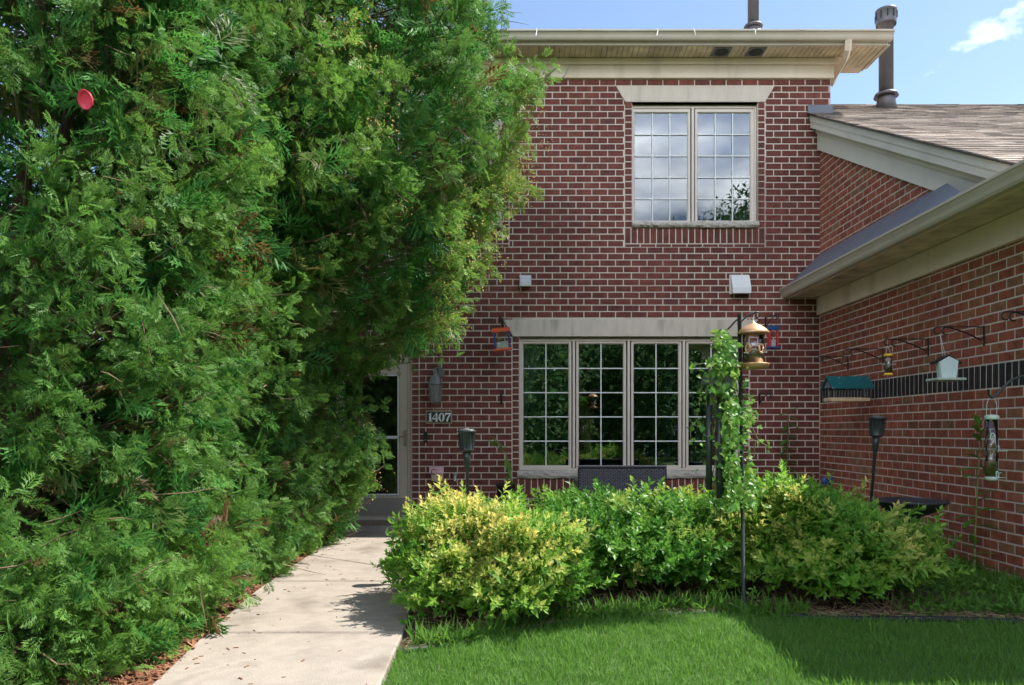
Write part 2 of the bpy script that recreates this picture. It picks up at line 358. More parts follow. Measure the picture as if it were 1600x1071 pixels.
BED = [(-.62, 4.08), (-.36, 4.22), (.0, 4.5), (.53, 4.86), (1.0, 4.98), (1.5, 5.0), (2.0, 4.8), (3.2, 4.7), (3.94, 4.68)]
def bed_y(x): return np.interp(x, [p[0] for p in BED], [p[1] for p in BED])
b = MB(); poly = BED+[(3.94, 9.75), (-.75, 9.75), (-.75, 6), (-.66, 4.4)]
b.add([(x, y, .012) for x, y in poly], [tuple(range(len(poly)))])
tag(b.build('soil_bed', M['soil']), kind='structure')
LE = [(2.0, -1.55), (3.48, -1.65), (4.38, -1.755), (5.41, -1.855), (5.87, -1.87), (7.67, -1.91), (9.75, -2.0)]
RE = [(2.0, -.56), (4.4, -.63), (5.9, -.70), (7.3, -.74), (9.75, -.74)]
def le(y): return float(np.interp(y, [p[0] for p in LE], [p[1] for p in LE]))
def re_(y): return float(np.interp(y, [p[0] for p in RE], [p[1] for p in RE]))
path = MB(); ys = np.linspace(1.2, 9.74, 24)
path.add([(le(y)+.02, y, .016) for y in ys]+[(re_(y)-.02, y, .016) for y in ys], [(i, 24+i, 25+i, i+1) for i in range(23)])
path = tag(path.build('path', M['soil']), kind='structure')
joints = [(1.2, 1.2), (2.9, 2.9), (4.38, 4.38), (5.87, 5.87), (7.10, 6.2), (8.55, 8.25), (9.70, 9.70)]
for (a0, a1), (b0, b1) in zip(joints[:-1], joints[1:]):
    g_ = .012; s = MB(); K = 6
    L = [Vector((le(a0+g_+(b0-a0-2*g_)*t/K), a0+g_+(b0-a0-2*g_)*t/K, 0)) for t in range(K+1)]
    Rr = [Vector((re_(a1+g_+(b1-a1-2*g_)*t/K), a1+g_+(b1-a1-2*g_)*t/K, 0)) for t in range(K+1)]
    ring = L+Rr[::-1]; c = sum(ring, Vector())/len(ring); nn = len(ring)
    ins = [p+(c-p).normalized()*.012 for p in ring]
    s.add([(p.x, p.y, -.05) for p in ring]+[(p.x, p.y, .033) for p in ring]+[(p.x, p.y, .04) for p in ins],
          [(i, (i+1) % nn, nn+(i+1) % nn, nn+i) for i in range(nn)]+[(nn+i, nn+(i+1) % nn, 2*nn+(i+1) % nn, 2*nn+i) for i in range(nn)])
    s.add([(p.x, p.y, .04) for p in ins], [(i, i+1, nn-2-i, nn-1-i) for i in range(nn//2-1)])
    s.build('slab', M['concrete'], path)
pt = MB(); pt.bbox(-.70, 3.6, 7.9, 9.73, -.05, .035, .01); tag(pt.build('patio', M['concrete']), kind='structure')
# mulch under the hedge: a sheet and loose chips
ms = MB(); ys = np.linspace(1.5, 9.7, 20)
ms.add([(-6.5, y, .010) for y in ys]+[(le(y)-.004, y, .010) for y in ys], [(i, 20+i, 21+i, i+1) for i in range(19)])
tag(ms.build('mulch_bed', M['soil']), kind='structure')
cv = np.array([[-.5,-.5,0],[.5,-.4,0],[.45,.5,0],[-.5,.4,0],[-.4,-.3,1],[.4,-.3,1],[.4,.35,1],[-.45,.3,1]], float)*np.array([1, .3, .12])
cq = np.array([[4,5,6],[4,6,7],[0,1,5],[0,5,4],[1,2,6],[1,6,5],[2,3,7],[2,7,6],[3,0,4],[3,4,7]])
n = 9000; y = NR.uniform(3.2, 9.4, n); lx = np.interp(y, [p[0] for p in LE], [p[1] for p in LE])
pos = np.stack([lx-np.abs(rnd(n))*.35+NR.uniform(-.02, .03, n), y, NR.uniform(.012, .035, n)], 1)
V, T, C = scatter(cv, cq, pos, frames(np.stack([rnd(n), rnd(n), rnd(n)*.25], 1), np.tile([0, 0, 1.], (n, 1))+rnd(n, 3)*.3), NR.uniform(.025, .085, n))
tag(np_mesh('mulch_chips', V, T, M['mulch']), kind='stuff')

n = 170; y = NR.uniform(3.2, 9.2, n); lx = np.interp(y, [p[0] for p in LE], [p[1] for p in LE])
pos = np.stack([lx+np.abs(rnd(n))*.22*(NR.random(n) < .8)+NR.uniform(0, 1.05, n)*(NR.random(n) < .25), y, np.full(n, .0405)], 1)
V, T, C = scatter(cv, cq, pos, frames(np.stack([rnd(n), rnd(n), rnd(n)*.02], 1), np.tile([0, 0, 1.], (n, 1))+rnd(n, 3)*.03), NR.uniform(.008, .035, n))
tag(np_mesh('path_litter', V, T, M['mulch']), kind='stuff')

n = 2600; x = NR.uniform(-.6, 3.6, n); y = bed_y(x)+np.abs(rnd(n))*.32
pos = np.stack([x, y, NR.uniform(.014, .03, n)], 1)
V, T, C = scatter(cv*np.array([1.6, .35, .5]), cq, pos, frames(np.stack([rnd(n), rnd(n), rnd(n)*.15], 1), np.tile([0, 0, 1.], (n, 1))+rnd(n, 3)*.3), NR.uniform(.015, .06, n))
tag(np_mesh('bed_litter', V, T, M['litter']), kind='stuff')

# ------------------------------------------------------------------ bricks
def brick_box(mb, x0, x1, z0, z1, yf, depth, b=.003, jit=0):
    """brick facing -y"""
    j = R.uniform(-jit, jit)
    yf = yf+j
    mb.add([(x0+b, yf, z0+b), (x1-b, yf, z0+b), (x1-b, yf, z1-b), (x0+b, yf, z1-b),
            (x0, yf+b, z0), (x1, yf+b, z0), (x1, yf+b, z1), (x0, yf+b, z1),
            (x0, yf+depth, z0), (x1, yf+depth, z0), (x1, yf+depth, z1), (x0, yf+depth, z1)],
           [(0,1,2,3), (4,5,1,0), (5,6,2,1), (6,7,3,2), (7,4,0,3), (8,9,5,4), (9,10,6,5), (10,11,7,6), (11,8,4,7)])
MOD, CRS, JNT = .2024, .0826, .0132
def courses(x0, x1, z0, z1, holes, phase=0.0, par=0):
    out = []; k = 0; z = z0
    while z < z1-.02:
        zt = min(z+CRS, z1); iv = [(x0, x1)]
        for hx0, hx1, hz0, hz1 in holes:
            if (z+zt)/2 > hz0 and (z+zt)/2 < hz1:
                nv = []
                for a, b_ in iv:
                    if hx1 <= a or hx0 >= b_: nv.append((a, b_)); continue
                    if hx0 > a: nv.append((a, hx0))
                    if hx1 < b_: nv.append((hx1, b_))
                iv = nv
        off = phase+((k+par) % 2)*MOD/2
        for a, b_ in iv:
            i = math.floor((a-off)/MOD)
            while off+i*MOD < b_:
                p, q = max(a, off+i*MOD), min(b_, off+(i+1)*MOD)
                if q-p > .03:
                    out.append((p+JNT/2, q-JNT/2, z+JNT/2, zt-JNT/2, (q-p) > MOD-.001 and zt-z > CRS-.001))
                i += 1
        z += CRS; k += 1
    return out

def place_bricks(wall, field, to_world, full_mesh, mat_i, extra_mb, score, nmax=300, rot=0):
    """the nmax best-scoring full bricks are objects, the rest one joined part"""
    full = [f for f in field if f[4]]; full.sort(key=lambda f: score(f)); pick = [f for f in full[:nmax] if score(f) < 1e6]; ps = set(pick)
    for f in pick:
        o = bpy.data.objects.new('brick', full_mesh)
        c = to_world((f[0]+f[1])/2, (f[2]+f[3])/2)
        o.rotation_euler = (R.uniform(-.006, .006), R.uniform(-.006, .006), rot+R.uniform(-.012, .012))
        finish(o, wall, c)
    for f in field:
        if f in ps: continue
        brick_box(extra_mb, f[0], f[1], f[2], f[3], 0, .05, jit=.0012)

def wall_cells(mb, x0, x1, z0, z1, holes, y0, y1):
    xs = sorted({x0, x1, *[h[0] for h in holes], *[h[1] for h in holes]}); zs = sorted({z0, z1, *[h[2] for h in holes], *[h[3] for h in holes]})
    for a, b_ in zip(xs[:-1], xs[1:]):
        for c, d in zip(zs[:-1], zs[1:]):
            if any(h[0] < (a+b_)/2 < h[1] and h[2] < (c+d)/2 < h[3] for h in holes): continue
            if a >= x0-1e-6 and b_ <= x1+1e-6: mb.box(a, b_, y0, y1, c, d)

# ------------------------------------------------------------------ the two-storey house
house = empty('brick_house', (0, D, 0), 'two storey red brick house with gridded casement windows and cream eaves', 'house')
YF = D; YM = D+.0045
X0, X1 = -5.2, FX(1298)
ZT = GZ(124)
WIN_U = (FX(988), FX(1184), GZ(356), GZ(160)); SUR_U = (FX(976), FX(1195.5), GZ(386), GZ(160))
WIN_V = (FX(588), FX(784), GZ(356), GZ(160)); SUR_V = (FX(576), FX(795.5), GZ(386), GZ(160))
WIN_L = (FX(811.5), FX(1159), GZ(747), GZ(526)); SUR_L = (FX(800), FX(1170.5), GZ(772), GZ(526))
DOOR = (FX(515), FX(643), -.0, GZ(548)); SUR_D = (FX(503), FX(655), 0, GZ(548))
wall = MB()
wall_cells(wall, X0, X1, 0, ZT+.5, [WIN_U, WIN_V, WIN_L, DOOR], YM, D+.24)
wall.box(X0, X0+.2, D+.241, 16, 0, ZT+.5); wall.box(X1-.2, X1, D+.241, 16, 0, ZT+.5); wall.box(X0, X1, 16.001, 16.2, 0, ZT+.5)
wall = wall.build('wall', M['mortar'], house)
field = courses(X0, X1, GZ(124)-math.ceil((GZ(124))/CRS)*CRS, ZT, [SUR_U, SUR_V, SUR_L, SUR_D,
        (FX(979), FX(1193), GZ(160), GZ(136)), (FX(579), FX(793), GZ(160), GZ(136)), (FX(803), FX(1167), GZ(526), GZ(501))], phase=FX(986.5))
def vis_score(f):
    x, z = (f[0]+f[1])/2, (f[2]+f[3])/2
    px, py = CX+x*FPX/D, CY-(z-CAMZ)*FPX/D
    bad = py > 752 or px < 662 or px > 1278 or (py < 570 and px < 790) or (py < 430 and px < 860) or (1095 < px < 1170 and py > 490)
    return 1e7 if bad else (x*x+(z-CAMZ)**2)
fm = MB(); brick_box(fm, -(MOD-JNT)/2, (MOD-JNT)/2, -(CRS-JNT)/2, (CRS-JNT)/2, 0, .05)
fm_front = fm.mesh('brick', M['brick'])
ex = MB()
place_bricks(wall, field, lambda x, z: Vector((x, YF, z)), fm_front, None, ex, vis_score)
def stack(mb, x0, x1, z0, z1, dz, depth=.09):
    k = max(1, round((z1-z0)/dz)); h = (z1-z0)/k
    for i in range(k): brick_box(mb, x0+JNT/2, x1-JNT/2, z0+i*h+JNT/2, z0+(i+1)*h-JNT/2, 0, depth, jit=.001)
def soldier(mb, x0, x1, z0, z1, dx, depth=.09):
    k = max(1, round((x1-x0)/dx)); h = (x1-x0)/k
    for i in range(k): brick_box(mb, x0+i*h+JNT/2, x0+(i+1)*h-JNT/2, z0+JNT/2, z1-JNT/2, 0, depth, jit=.001)
for S, Wd, zs in ((SUR_U, WIN_U, 1), (SUR_V, WIN_V, 1), (SUR_L, WIN_L, 0)):
    stack(ex, S[0], Wd[0], Wd[2], Wd[3], CRS); stack(ex, Wd[1], S[1], Wd[2], Wd[3], CRS)
    zb = S[2]+(.04 if zs else 0)
    soldier(ex, S[0], S[1], zb, Wd[2], .0813)
    if zs:
        k = 9; h = (S[1]-S[0])/k
        for i in range(k): brick_box(ex, S[0]+i*h+JNT/2, S[0]+(i+1)*h-JNT/2, S[2], zb-JNT/2, 0, .05)
stack(ex, SUR_D[0], DOOR[0], 0, DOOR[3], CRS); stack(ex, DOOR[1], SUR_D[1], 0, DOOR[3], CRS)
for i in range(len(ex.v)): ex.v[i] = (ex.v[i][0], ex.v[i][1]+YF, ex.v[i][2])
tag(ex.build('brickwork', M['brick_i'], wall), kind='stuff')

def lintel(px0, px1, py0, py1, inset):
    m = MB(); m.prism([(FX(px0), GZ(py0)), (FX(px0+inset), GZ(py1)), (FX(px1-inset), GZ(py1)), (FX(px1), GZ(py0))], 'y', D-.016, D+.10)
    return m.build('lintel', M['stone'], house)
lintel(962, 1210, 135, 160, 15); lintel(562, 810, 135, 160, 15); lintel(786, 1184, 500, 526, 16)
def sill(px0, px1, py0, py1, nm='sill', parent=None):
    m = MB(); x0, x1, z0, z1 = FX(px0), FX(px1), GZ(py1), GZ(py0); k = 40; g2 = np.random.default_rng(int(px0))
    rows = []
    for j, (yy, zf) in enumerate(((D+.12, 1), (D-.03, .96), (D-.045, .7), (D-.048, .35), (D-.03, .05), (D+.12, 0))):
        rows.append([(x0+(x1-x0)*i/k, yy+(g2.uniform(-.010, .008) if 0 < j < 5 else 0), z0+(z1-z0)*zf+(g2.uniform(-.006, .006) if 0 < j < 5 else 0)) for i in range(k+1)])
    vs = sum(rows, []); nn = k+1
    m.add(vs, [(j*nn+i, j*nn+i+1, (j+1)*nn+i+1, (j+1)*nn+i) for j in range(5) for i in range(k)]+[tuple(j*nn for j in range(6)), tuple(j*nn+k for j in range(6))[::-1]])
    return m.build(nm, M['rockstone'], parent)

def window(Wd, cols, rows, lites, zsill, glass, glasspx):
    """Wd opening, cols x rows panes in each of the lites; glasspx = list of (x0,x1), (ytop,ybot) in photo px"""
    yf = D+.055
    root = MB(); x0, x1, z0, z1 = Wd[0]+.003, Wd[1]-.003, zsill, Wd[3]-.03
    t = .022
    root.box(x0, x0+t, yf, yf+.1, z0, z1); root.box(x1-t, x1, yf, yf+.1, z0, z1)
    root.box(x0+t, x1-t, yf, yf+.1, z1-t, z1); root.box(x0+t, x1-t, yf, yf+.1, z0, z0+t)
    root.box(x0, x1, yf+.03, yf+.1, z1+.0005, Wd[3]+.02)
    (gx, (gy0, gy1)) = glasspx
    # mullions between the lites
    for (a, b_) in zip(gx[:-1], gx[1:]):
        mxp = (FX(a[1])+FX(b_[0]))/2; root.bbox(mxp-.016, mxp+.016, yf-.006, yf+.09, z0+t, z1-t, .004)
    win = root.build('window', M['frame'], house)
    zg0, zg1 = GZ(gy1), GZ(gy0)
    for li, (a, b_) in enumerate(gx):
        ga, gb = FX(a), FX(b_)
        fr = MB(); s = .036; e = .002
        # sash, bevelled towards the glass
        L_ = ga-s if li else x0+t+e; Rr_ = gb+s if li < len(gx)-1 else x1-t-e
        if li: L_ = max(L_, (FX(gx[li-1][1])+ga)/2+.018)
        if li < len(gx)-1: Rr_ = min(Rr_, (gb+FX(gx[li+1][0]))/2-.018)
        o = [(L_, z0+t+e), (Rr_, z0+t+e), (Rr_, z1-t-e), (L_, z1-t-e)]
        m1 = [(ga-.010, zg0-.010), (gb+.010, zg0-.010), (gb+.010, zg1+.010), (ga-.010, zg1+.010)]
        m2 = [(ga, zg0), (gb, zg0), (gb, zg1), (ga, zg1)]
        vs = [(p[0], yf+.085, p[1]) for p in o]+[(p[0], yf+.012, p[1]) for p in o]+[(p[0], yf+.012, p[1]) for p in m1]+[(p[0], yf+.034, p[1]) for p in m2]+[(p[0], yf+.085, p[1]) for p in m2]
        fs = [(r*4+i, r*4+(i+1) % 4, (r+1)*4+(i+1) % 4, (r+1)*4+i) for r in range(4) for i in range(4)]
        fr.add(vs, fs); fr.build('sash', M['frame'], win)
        pw, ph = (gb-ga)/cols, (zg1-zg0)/rows
        tx, tz = R.uniform(-.003, .003), R.uniform(-.003, .003)
        for i in range(cols):
            for j in range(rows):
                p = MB(); p.box(-pw/2+.0006, pw/2-.0006, 0, .004, -ph/2+.0006, ph/2-.0006)
                o_ = finish(bpy.data.objects.new('pane', p.mesh('pane', glass)), win, (ga+(i+.5)*pw, yf+.040, zg0+(j+.5)*ph))
                o_.rotation_euler = (tx, 0, tz)
        bw = .007
        for i in range(1, cols):
            p = MB(); p.bbox(ga+i*pw-bw, ga+i*pw+bw, yf+.026, yf+.036, zg0, zg1, .002); p.build('muntin', M['grille'], win)
        for j in range(1, rows):
            p = MB(); p.bbox(ga, gb, yf+.0245, yf+.0345, zg0+j*ph-bw, zg0+j*ph+bw, .002); p.build('muntin', M['grille'], win)
    return win
wu = window(WIN_U, 3, 5, 2, GZ(347), M['glass'], ([(993.5, 1076), (1092.5, 1175)], (173, 342)))
sill(987, 1185, 347, 356.5, parent=wu)
wv = window(WIN_V, 3, 5, 2, GZ(347), M['glass'], ([(593.5, 676), (692.5, 775)], (173, 342)))
sill(587, 785, 347, 356.5, parent=wv)
wl = window(WIN_L, 2, 5, 4, GZ(735), M['glass_lo'], ([(818, 889), (905.5, 975), (992, 1062), (1078.5, 1149)], (537, 728)))
sill(808, 1164, 735, 748, parent=wl)

# rooms seen through the glass
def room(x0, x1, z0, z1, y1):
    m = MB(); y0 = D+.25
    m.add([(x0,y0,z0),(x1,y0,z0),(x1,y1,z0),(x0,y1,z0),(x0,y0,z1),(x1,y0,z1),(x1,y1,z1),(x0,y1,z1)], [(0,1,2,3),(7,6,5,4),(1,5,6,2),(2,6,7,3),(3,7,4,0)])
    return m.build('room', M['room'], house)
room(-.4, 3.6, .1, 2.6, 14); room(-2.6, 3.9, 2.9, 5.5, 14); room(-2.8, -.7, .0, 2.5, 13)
k = 30
for s0, x0, x1, xb in ((1, FX(812), FX(850), FX(822)), (1, FX(1135), FX(1158), FX(1150))):
    rows = []; cu = MB()
    for t in np.linspace(0, 1, 8):
        a = x0; bb = x1+(xb-x1)*min(1, t*1.6)
        rows += [(a+(bb-a)*i/k, D+.30+.018*math.sin(i*1.5), GZ(530)+(GZ(735)-GZ(530))*t) for i in range(k+1)]
    cu.add(rows, [(j*(k+1)+i, j*(k+1)+i+1, (j+1)*(k+1)+i+1, (j+1)*(k+1)+i) for j in range(7) for i in range(k)], True)
    cu.build('curtain', M['curtain'], house)

# front door: storm door in its frame
yd = D+.05
dm = MB(); dx0, dx1, dz0, dz1 = DOOR[0]+.003, DOOR[1]-.003, GZ(808), GZ(560)
dm.bbox(dx1-.055, dx1, yd, yd+.11, dz0, dz1-.056, .005); dm.bbox(dx0, dx0+.055, yd, yd+.11, dz0, dz1-.056, .005)
dm.bbox(dx0, dx1, yd-.006, yd+.11, dz1-.055, dz1, .006); dm.box(dx0, dx1, yd+.02, yd+.11, dz1+.001, DOOR[3]-.002)
dm.bbox(dx0, dx1, yd-.05, yd+.12, .038, dz0-.001, .006)
door = dm.build('door', M['door'], house)
sx0, sx1, sz0, sz1 = dx0+.058, dx1-.058, dz0+.004, dz1-.06
st = MB(); stile = .10
gx0, gx1, gz0, gz1 = sx0+stile, sx1-stile-.01, GZ(775), GZ(585)
st.bbox(sx0, gx0, yd+.012, yd+.05, sz0, sz1, .004); st.bbox(gx1, sx1, yd+.012, yd+.05, sz0, sz1, .004)
st.bbox(gx0+.001, gx1-.001, yd+.014, yd+.05, gz1, sz1, .004); st.bbox(gx0+.001, gx1-.001, yd+.014, yd+.05, sz0, gz0, .004)
st.build('door_leaf', M['door'], door)
bd = MB()
for a in ((gx0, gx0+.018, gz0, gz1), (gx1-.018, gx1, gz0, gz1), (gx0+.019, gx1-.019, gz1-.018, gz1), (gx0+.019, gx1-.019, gz0, gz0+.018)):
    bd.bbox(a[0]+.001, a[1]-.001, yd+.004, yd+.03, a[2], a[3], .003)
bd.bbox(gx0+.019, gx1-.019, yd+.006, yd+.03, GZ(686), GZ(681.5), .003)
bd.build('glazing_bead', M['silver'], door)
for a, b_ in ((gz0+.018, GZ(686)-.001), (GZ(681.5)+.001, gz1-.018)):
    p = MB(); p.box(gx0+.018, gx1-.018, yd+.026, yd+.030, a, b_); p.build('pane', M['glass_lo'], door)
hd = MB(); hx = FX(632)
hd.bbox(hx-.016, hx+.016, yd-.004, yd+.012, GZ(697), GZ(672), .004)
hd.tube([(hx, yd-.004, GZ(681)), (hx, yd-.045, GZ(681)), (hx-.075, yd-.05, GZ(683))], .010, 8); hd.build('door_handle', M['brass'], door)
ip = MB(); ip.box(sx0-.04, sx1+.04, D+.24, D+.28, .04, GZ(556)); ip.build('inner_door', M['doorpanel'], door)
kp = MB(); kp.bbox(sx0+.02, sx1-.02, yd+.006, yd+.011, sz0+.015, gz0-.03, .002); kp.build('kick_plate', M['doorpanel'], door)
mt = MB(); mt.bbox(FX(552), FX(640), D-.45, D-.03, .0405, .058, .006)
mt = mt.build('doormat', M['twig']); tag(mt, 'thin brown doormat on the concrete in front of the storm door', 'doormat')

# eaves: frieze, soffit panels, fascia, gutter, roof
ZS = GZ(93.5)
fz = MB(); fz.bbox(X0, X1+.03, D-.035, D+.1, ZT, GZ(104), .006); fz.bbox(X0, X1+.055, D-.06, D+.1, GZ(104)+.001, ZS-.001, .006)
fz.box(X1+.001, X1+.03, D+.101, D+1.2, ZT, GZ(104)); fz.box(X1+.001, X1+.055, D+.101, D+1.2, GZ(104)+.001, ZS-.001)
fz.build('frieze', M['cream'], house)
YE = D-.37; XE = 4.60
sf = MB(); sf.box(X0, XE, YE, D+.1, ZS+.016, ZS+.03); sf = sf.build('soffit', M['cream'], house)
k = 0; x = X0+.02
while x < XE-.03:
    wdt = .195; ye1 = D-.061 if x < X1+.06 else D+.26
    p = MB()
    for q in range(3):     # three ribs per vinyl panel
        a = x+q*wdt/3; p.prism([(a+.001, ZS), (a+wdt/3-.006, ZS), (a+wdt/3-.003, ZS+.012), (a+wdt/3-.0015, ZS+.015), (a+.001, ZS+.015)], 'y', YE+.012, ye1)
    p.build('soffit_panel', M['soffit'], sf); x += wdt+.002; k += 1
fa = MB(); fa.bbox(X0, XE, YE-.02, YE+.010, ZS-.012, ZS+.13, .004); fa.bbox(XE+.001, XE+.022, YE-.02, D+.3, ZS-.012, ZS+.13, .004); fa.build('fascia', M['gutter'], house)
def kgutter(axis, a, b, c, zt, sgn, h=.125, wd=.12):
    """K profile gutter; c = back plane, opens upward; sgn = direction away from the wall"""
    pr = [(0, 0), (0, -h), (.06, -h), (.075, -h+.02), (.085, -h+.05), (wd-.01, -h+.085), (wd, -.02), (wd, 0), (wd-.012, 0), (wd-.012, -.012), (wd-.004, -.012)]
    pr = [(c+sgn*u, zt+v) for u, v in pr[:8]]+[(c+sgn*(wd-.006), zt-.006), (c+sgn*.006, zt-.006)]
    m = MB()
    m.prism(pr, axis, a, b); return m
zgut = CAMZ+(CY-45.5)*(YE-.14)/FPX
gm = kgutter('x', X0, XE+.05, YE-.021, zgut, -1, .098); gt = gm.build('gutter', M['gutter'], house)
for pxs in (905, 1250):
    m = kgutter('x', (pxs-CX)*9.3/FPX-.03, (pxs-CX)*9.3/FPX+.03, YE-.0215, zgut+.0015, -1, .101, .123); m.build('gutter_joint', M['gutter'], gt)
for pxh in (835, 1014, 1068, 1158):
    h = MB(); xx = FX(pxh); h.tube([(xx, YE-.02, zgut+.012), (xx+.01, YE-.11, zgut+.02), (xx+.015, YE-.147, zgut-.02), (xx+.02+R.uniform(-.02, .02), YE-.145, zgut-.08)], .004, 5)
    h.build('gutter_wire', M['grille'], gt)
rf = MB(); RP = .40
rz0 = ZS+.14; ry0 = YE-.05; ry1 = 13.5
rf.prism([(ry0, rz0), (ry1, rz0+RP*(ry1-ry0)), (16.8, rz0+RP*(ry1-ry0)-RP*3.3), (16.8, rz0+RP*(ry1-ry0)-RP*3.3-.03), (ry1, rz0+RP*(ry1-ry0)-.03), (ry0, rz0-.03)], 'x', X0-.3, XE+.02)
roof = rf.build('roof', M['shingle_i'], house)
rk = MB(); rk.prism([(YE+.35, ZS+.03), (D+.301, ZS-.01), (D+.35, ZS-.01), (ry1, rz0+RP*(ry1-ry0)-.2), (ry1, rz0+RP*(ry1-ry0)-.035), (D+.3, rz0+RP*(D+.3-ry0)-.035), (YE+.35, rz0+RP*(YE+.35-ry0)-.035)], 'x', X1+.06, XE-.001)
rk.build('rake_return', M['cream'], house)
# vent pipe through the main roof
d1 = 10.6; pp = P(1177, 44, d1); zr = rz0+RP*(d1-ry0)
pm = MB(); pm.lathe([(.15, zr-.12), (.105, pp.z-.02), (.075, pp.z+.0)], (pp.x, d1, 0), 20); pm.lathe([(.075, pp.z), (.13, pp.z+.01), (.12, pp.z+.035), (.075, pp.z+.06)], (pp.x, d1, 0), 20)
pm.lathe([(.075, pp.z+.061), (.075, pp.z+1.2), (.11, pp.z+1.22), (.11, pp.z+1.5)], (pp.x, d1, 0), 20); pm.build('vent_pipe', M['pipe'], house)
# downspout offset at the right end
ds = MB(); ds.tube([P(1326, 62, YE-.07), P(1325, 78, YE-.03), P(1321, 92, YE+.1), P(1303, 122, D+.25), P(1300, 131, D+.5)], .042, 4, smooth=False); ds.build('downspout', M['cream'], house)
for px in (1127.5, 1181):      # dark round vents set in the soffit
    t = empty('soffit_vent', P(px, 80, YE+.165), 'dark round soffit vent under the main eaves, '+('left of the pair' if px < 1150 else 'right of the pair, nearer the downspout'), 'vent', 'soffit vents')
    c = P(px, 80, 1); xx = (px-CX)*(D-.21)/FPX; yy = D-.21
    m = MB(); m.bbox(xx-.11, xx+.11, yy-.11, yy+.11, ZS-.010, ZS-.001, .003); m.build('plate', M['slate'], t)
    m = MB(); m.lathe([(.085, ZS-.016), (.085, ZS-.0105)], (xx, yy, 0), 20); m.build('grille', M['black'], t)

# ------------------------------------------------------------------ the single-storey wing on the right
wing = empty('garage_wing', (3.94, 7, 0), 'single storey brick wing on the right with shingled roof and cream gutter', 'house')
XW = 3.94; YW0, YW1 = 4.55, D+.0
ZB0, ZB1 = 1.544, 1.749; ZFR = 2.675
RKZ = lambda y: CAMZ+4.04+.51*(y-9.75)      # top of rake
ww = MB()
ww.prism([(YW0, -.05), (D+.008, -.05), (D+.008, RKZ(D)-.12), (5.4, RKZ(5.4)-.12), (5.4, 2.895), (YW0, 2.895)], 'x', XW+.004, XW+.2)
ww.box(XW+.201, 9, YW0, YW0+.2, -.05, 3.0)
wwall = ww.build('wall', M['mortar'], wing)
f1 = courses(-YW1, -YW0, ZB0-19*CRS, ZB0, [], 0.0); f2 = courses(-YW1, -YW0, ZB1, ZFR+.06, [], 0.0, 1)
f3 = [f for f in courses(-YW1, -5.4, 3.40, 5.3, [], 0.05) if f[3] < RKZ(-(f[0]+f[1])/2)-.33]
fw = MB(); brick_box(fw, -(MOD-JNT)/2, (MOD-JNT)/2, -(CRS-JNT)/2, (CRS-JNT)/2, 0, .05)
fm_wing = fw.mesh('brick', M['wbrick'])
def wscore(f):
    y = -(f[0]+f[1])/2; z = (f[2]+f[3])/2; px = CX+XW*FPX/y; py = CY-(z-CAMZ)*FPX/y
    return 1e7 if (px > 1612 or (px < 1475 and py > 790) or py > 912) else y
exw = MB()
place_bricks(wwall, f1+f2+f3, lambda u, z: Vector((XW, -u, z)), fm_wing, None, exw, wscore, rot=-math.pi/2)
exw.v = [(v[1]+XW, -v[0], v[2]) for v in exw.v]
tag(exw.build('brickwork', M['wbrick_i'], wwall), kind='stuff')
sm = MB(); sdx = .0813; brick_box(sm, -(sdx-JNT)/2, (sdx-JNT)/2, -(ZB1-ZB0-JNT)/2, (ZB1-ZB0-JNT)/2, 0, .05); sm = sm.mesh('soldier_brick', M['black_brick'])
u = YW1-.045
while u > YW0+.04:
    o = bpy.data.objects.new('soldier_brick', sm); o.rotation_euler = (0, R.uniform(-.008, .008), -math.pi/2+R.uniform(-.012, .012)); finish(o, wwall, (XW, u, (ZB0+ZB1)/2)); u -= sdx
# caulk strip in the inside corner
ck = MB(); ck.box(XW-.006, XW+.002, D-.008, D-.001, 0, ZFR); ck.build('corner_joint', M['mortar'], wing)
ZSO = 2.90
fz = MB(); fz.bbox(XW-.045, XW+.05, YW0-.4, D-.004, ZFR, ZSO-.001, .005); fz.build('frieze', M['cream'], wing)
XG = 3.55
so = MB(); so.box(XG, XW+.05, YW0-.4, D-.004, ZSO+.014, ZSO+.03); so = so.build('soffit', M['cream'], wing)
y = D-.01
while y > YW0-.35:
    p = MB()
    for q in range(3): p.prism([(y-(q+1)*.065+.005, ZSO), (y-q*.065-.001, ZSO), (y-q*.065-.001, ZSO+.013), (y-(q+1)*.065+.001, ZSO+.013)], 'x', XG+.012, XW-.046)
    p.build('soffit_panel', M['soffit'], so); y -= .197
fa = MB(); fa.bbox(XG-.02, XG+.01, YW0-.4, D-.005, ZSO-.012, ZSO+.125, .004); fa.build('fascia', M['cream'], wing)
gz = CAMZ+1.80
gm = kgutter('y', YW0-.42, D-.006, XG-.021, gz+.01, -1, .115, .115); gm.build('gutter', M['gutter'], wing)
# pent roof strip of slate metal between gutter and gable wall
pe = MB(); pv = [(XG-.05, 5.9, gz+.035), (XW-.001, 6.92, GZ(398)), (XW-.001, D-.006, GZ(398)), (XG-.05, D-.006, gz+.035)]
pe.add(pv+[(a, b_, c-.022) for a, b_, c in pv], [(0, 1, 2, 3), (7, 6, 5, 4), (0, 4, 5, 1), (1, 5, 6, 2), (2, 6, 7, 3), (3, 7, 4, 0)]); pe.build('pent_roof', M['slate'], wing)
hm = MB(); hm.prism([(XG-.05, gz+.035), (7.6, gz+.035+.4*(7.6-XG)), (11.6, gz+.035), (11.6, gz+.012), (7.6, gz+.012+.4*(7.6-XG)), (XG-.05, gz+.012)], 'y', YW0-.45, 5.2); hm.build('front_roof', M['shingle_i'], wing)
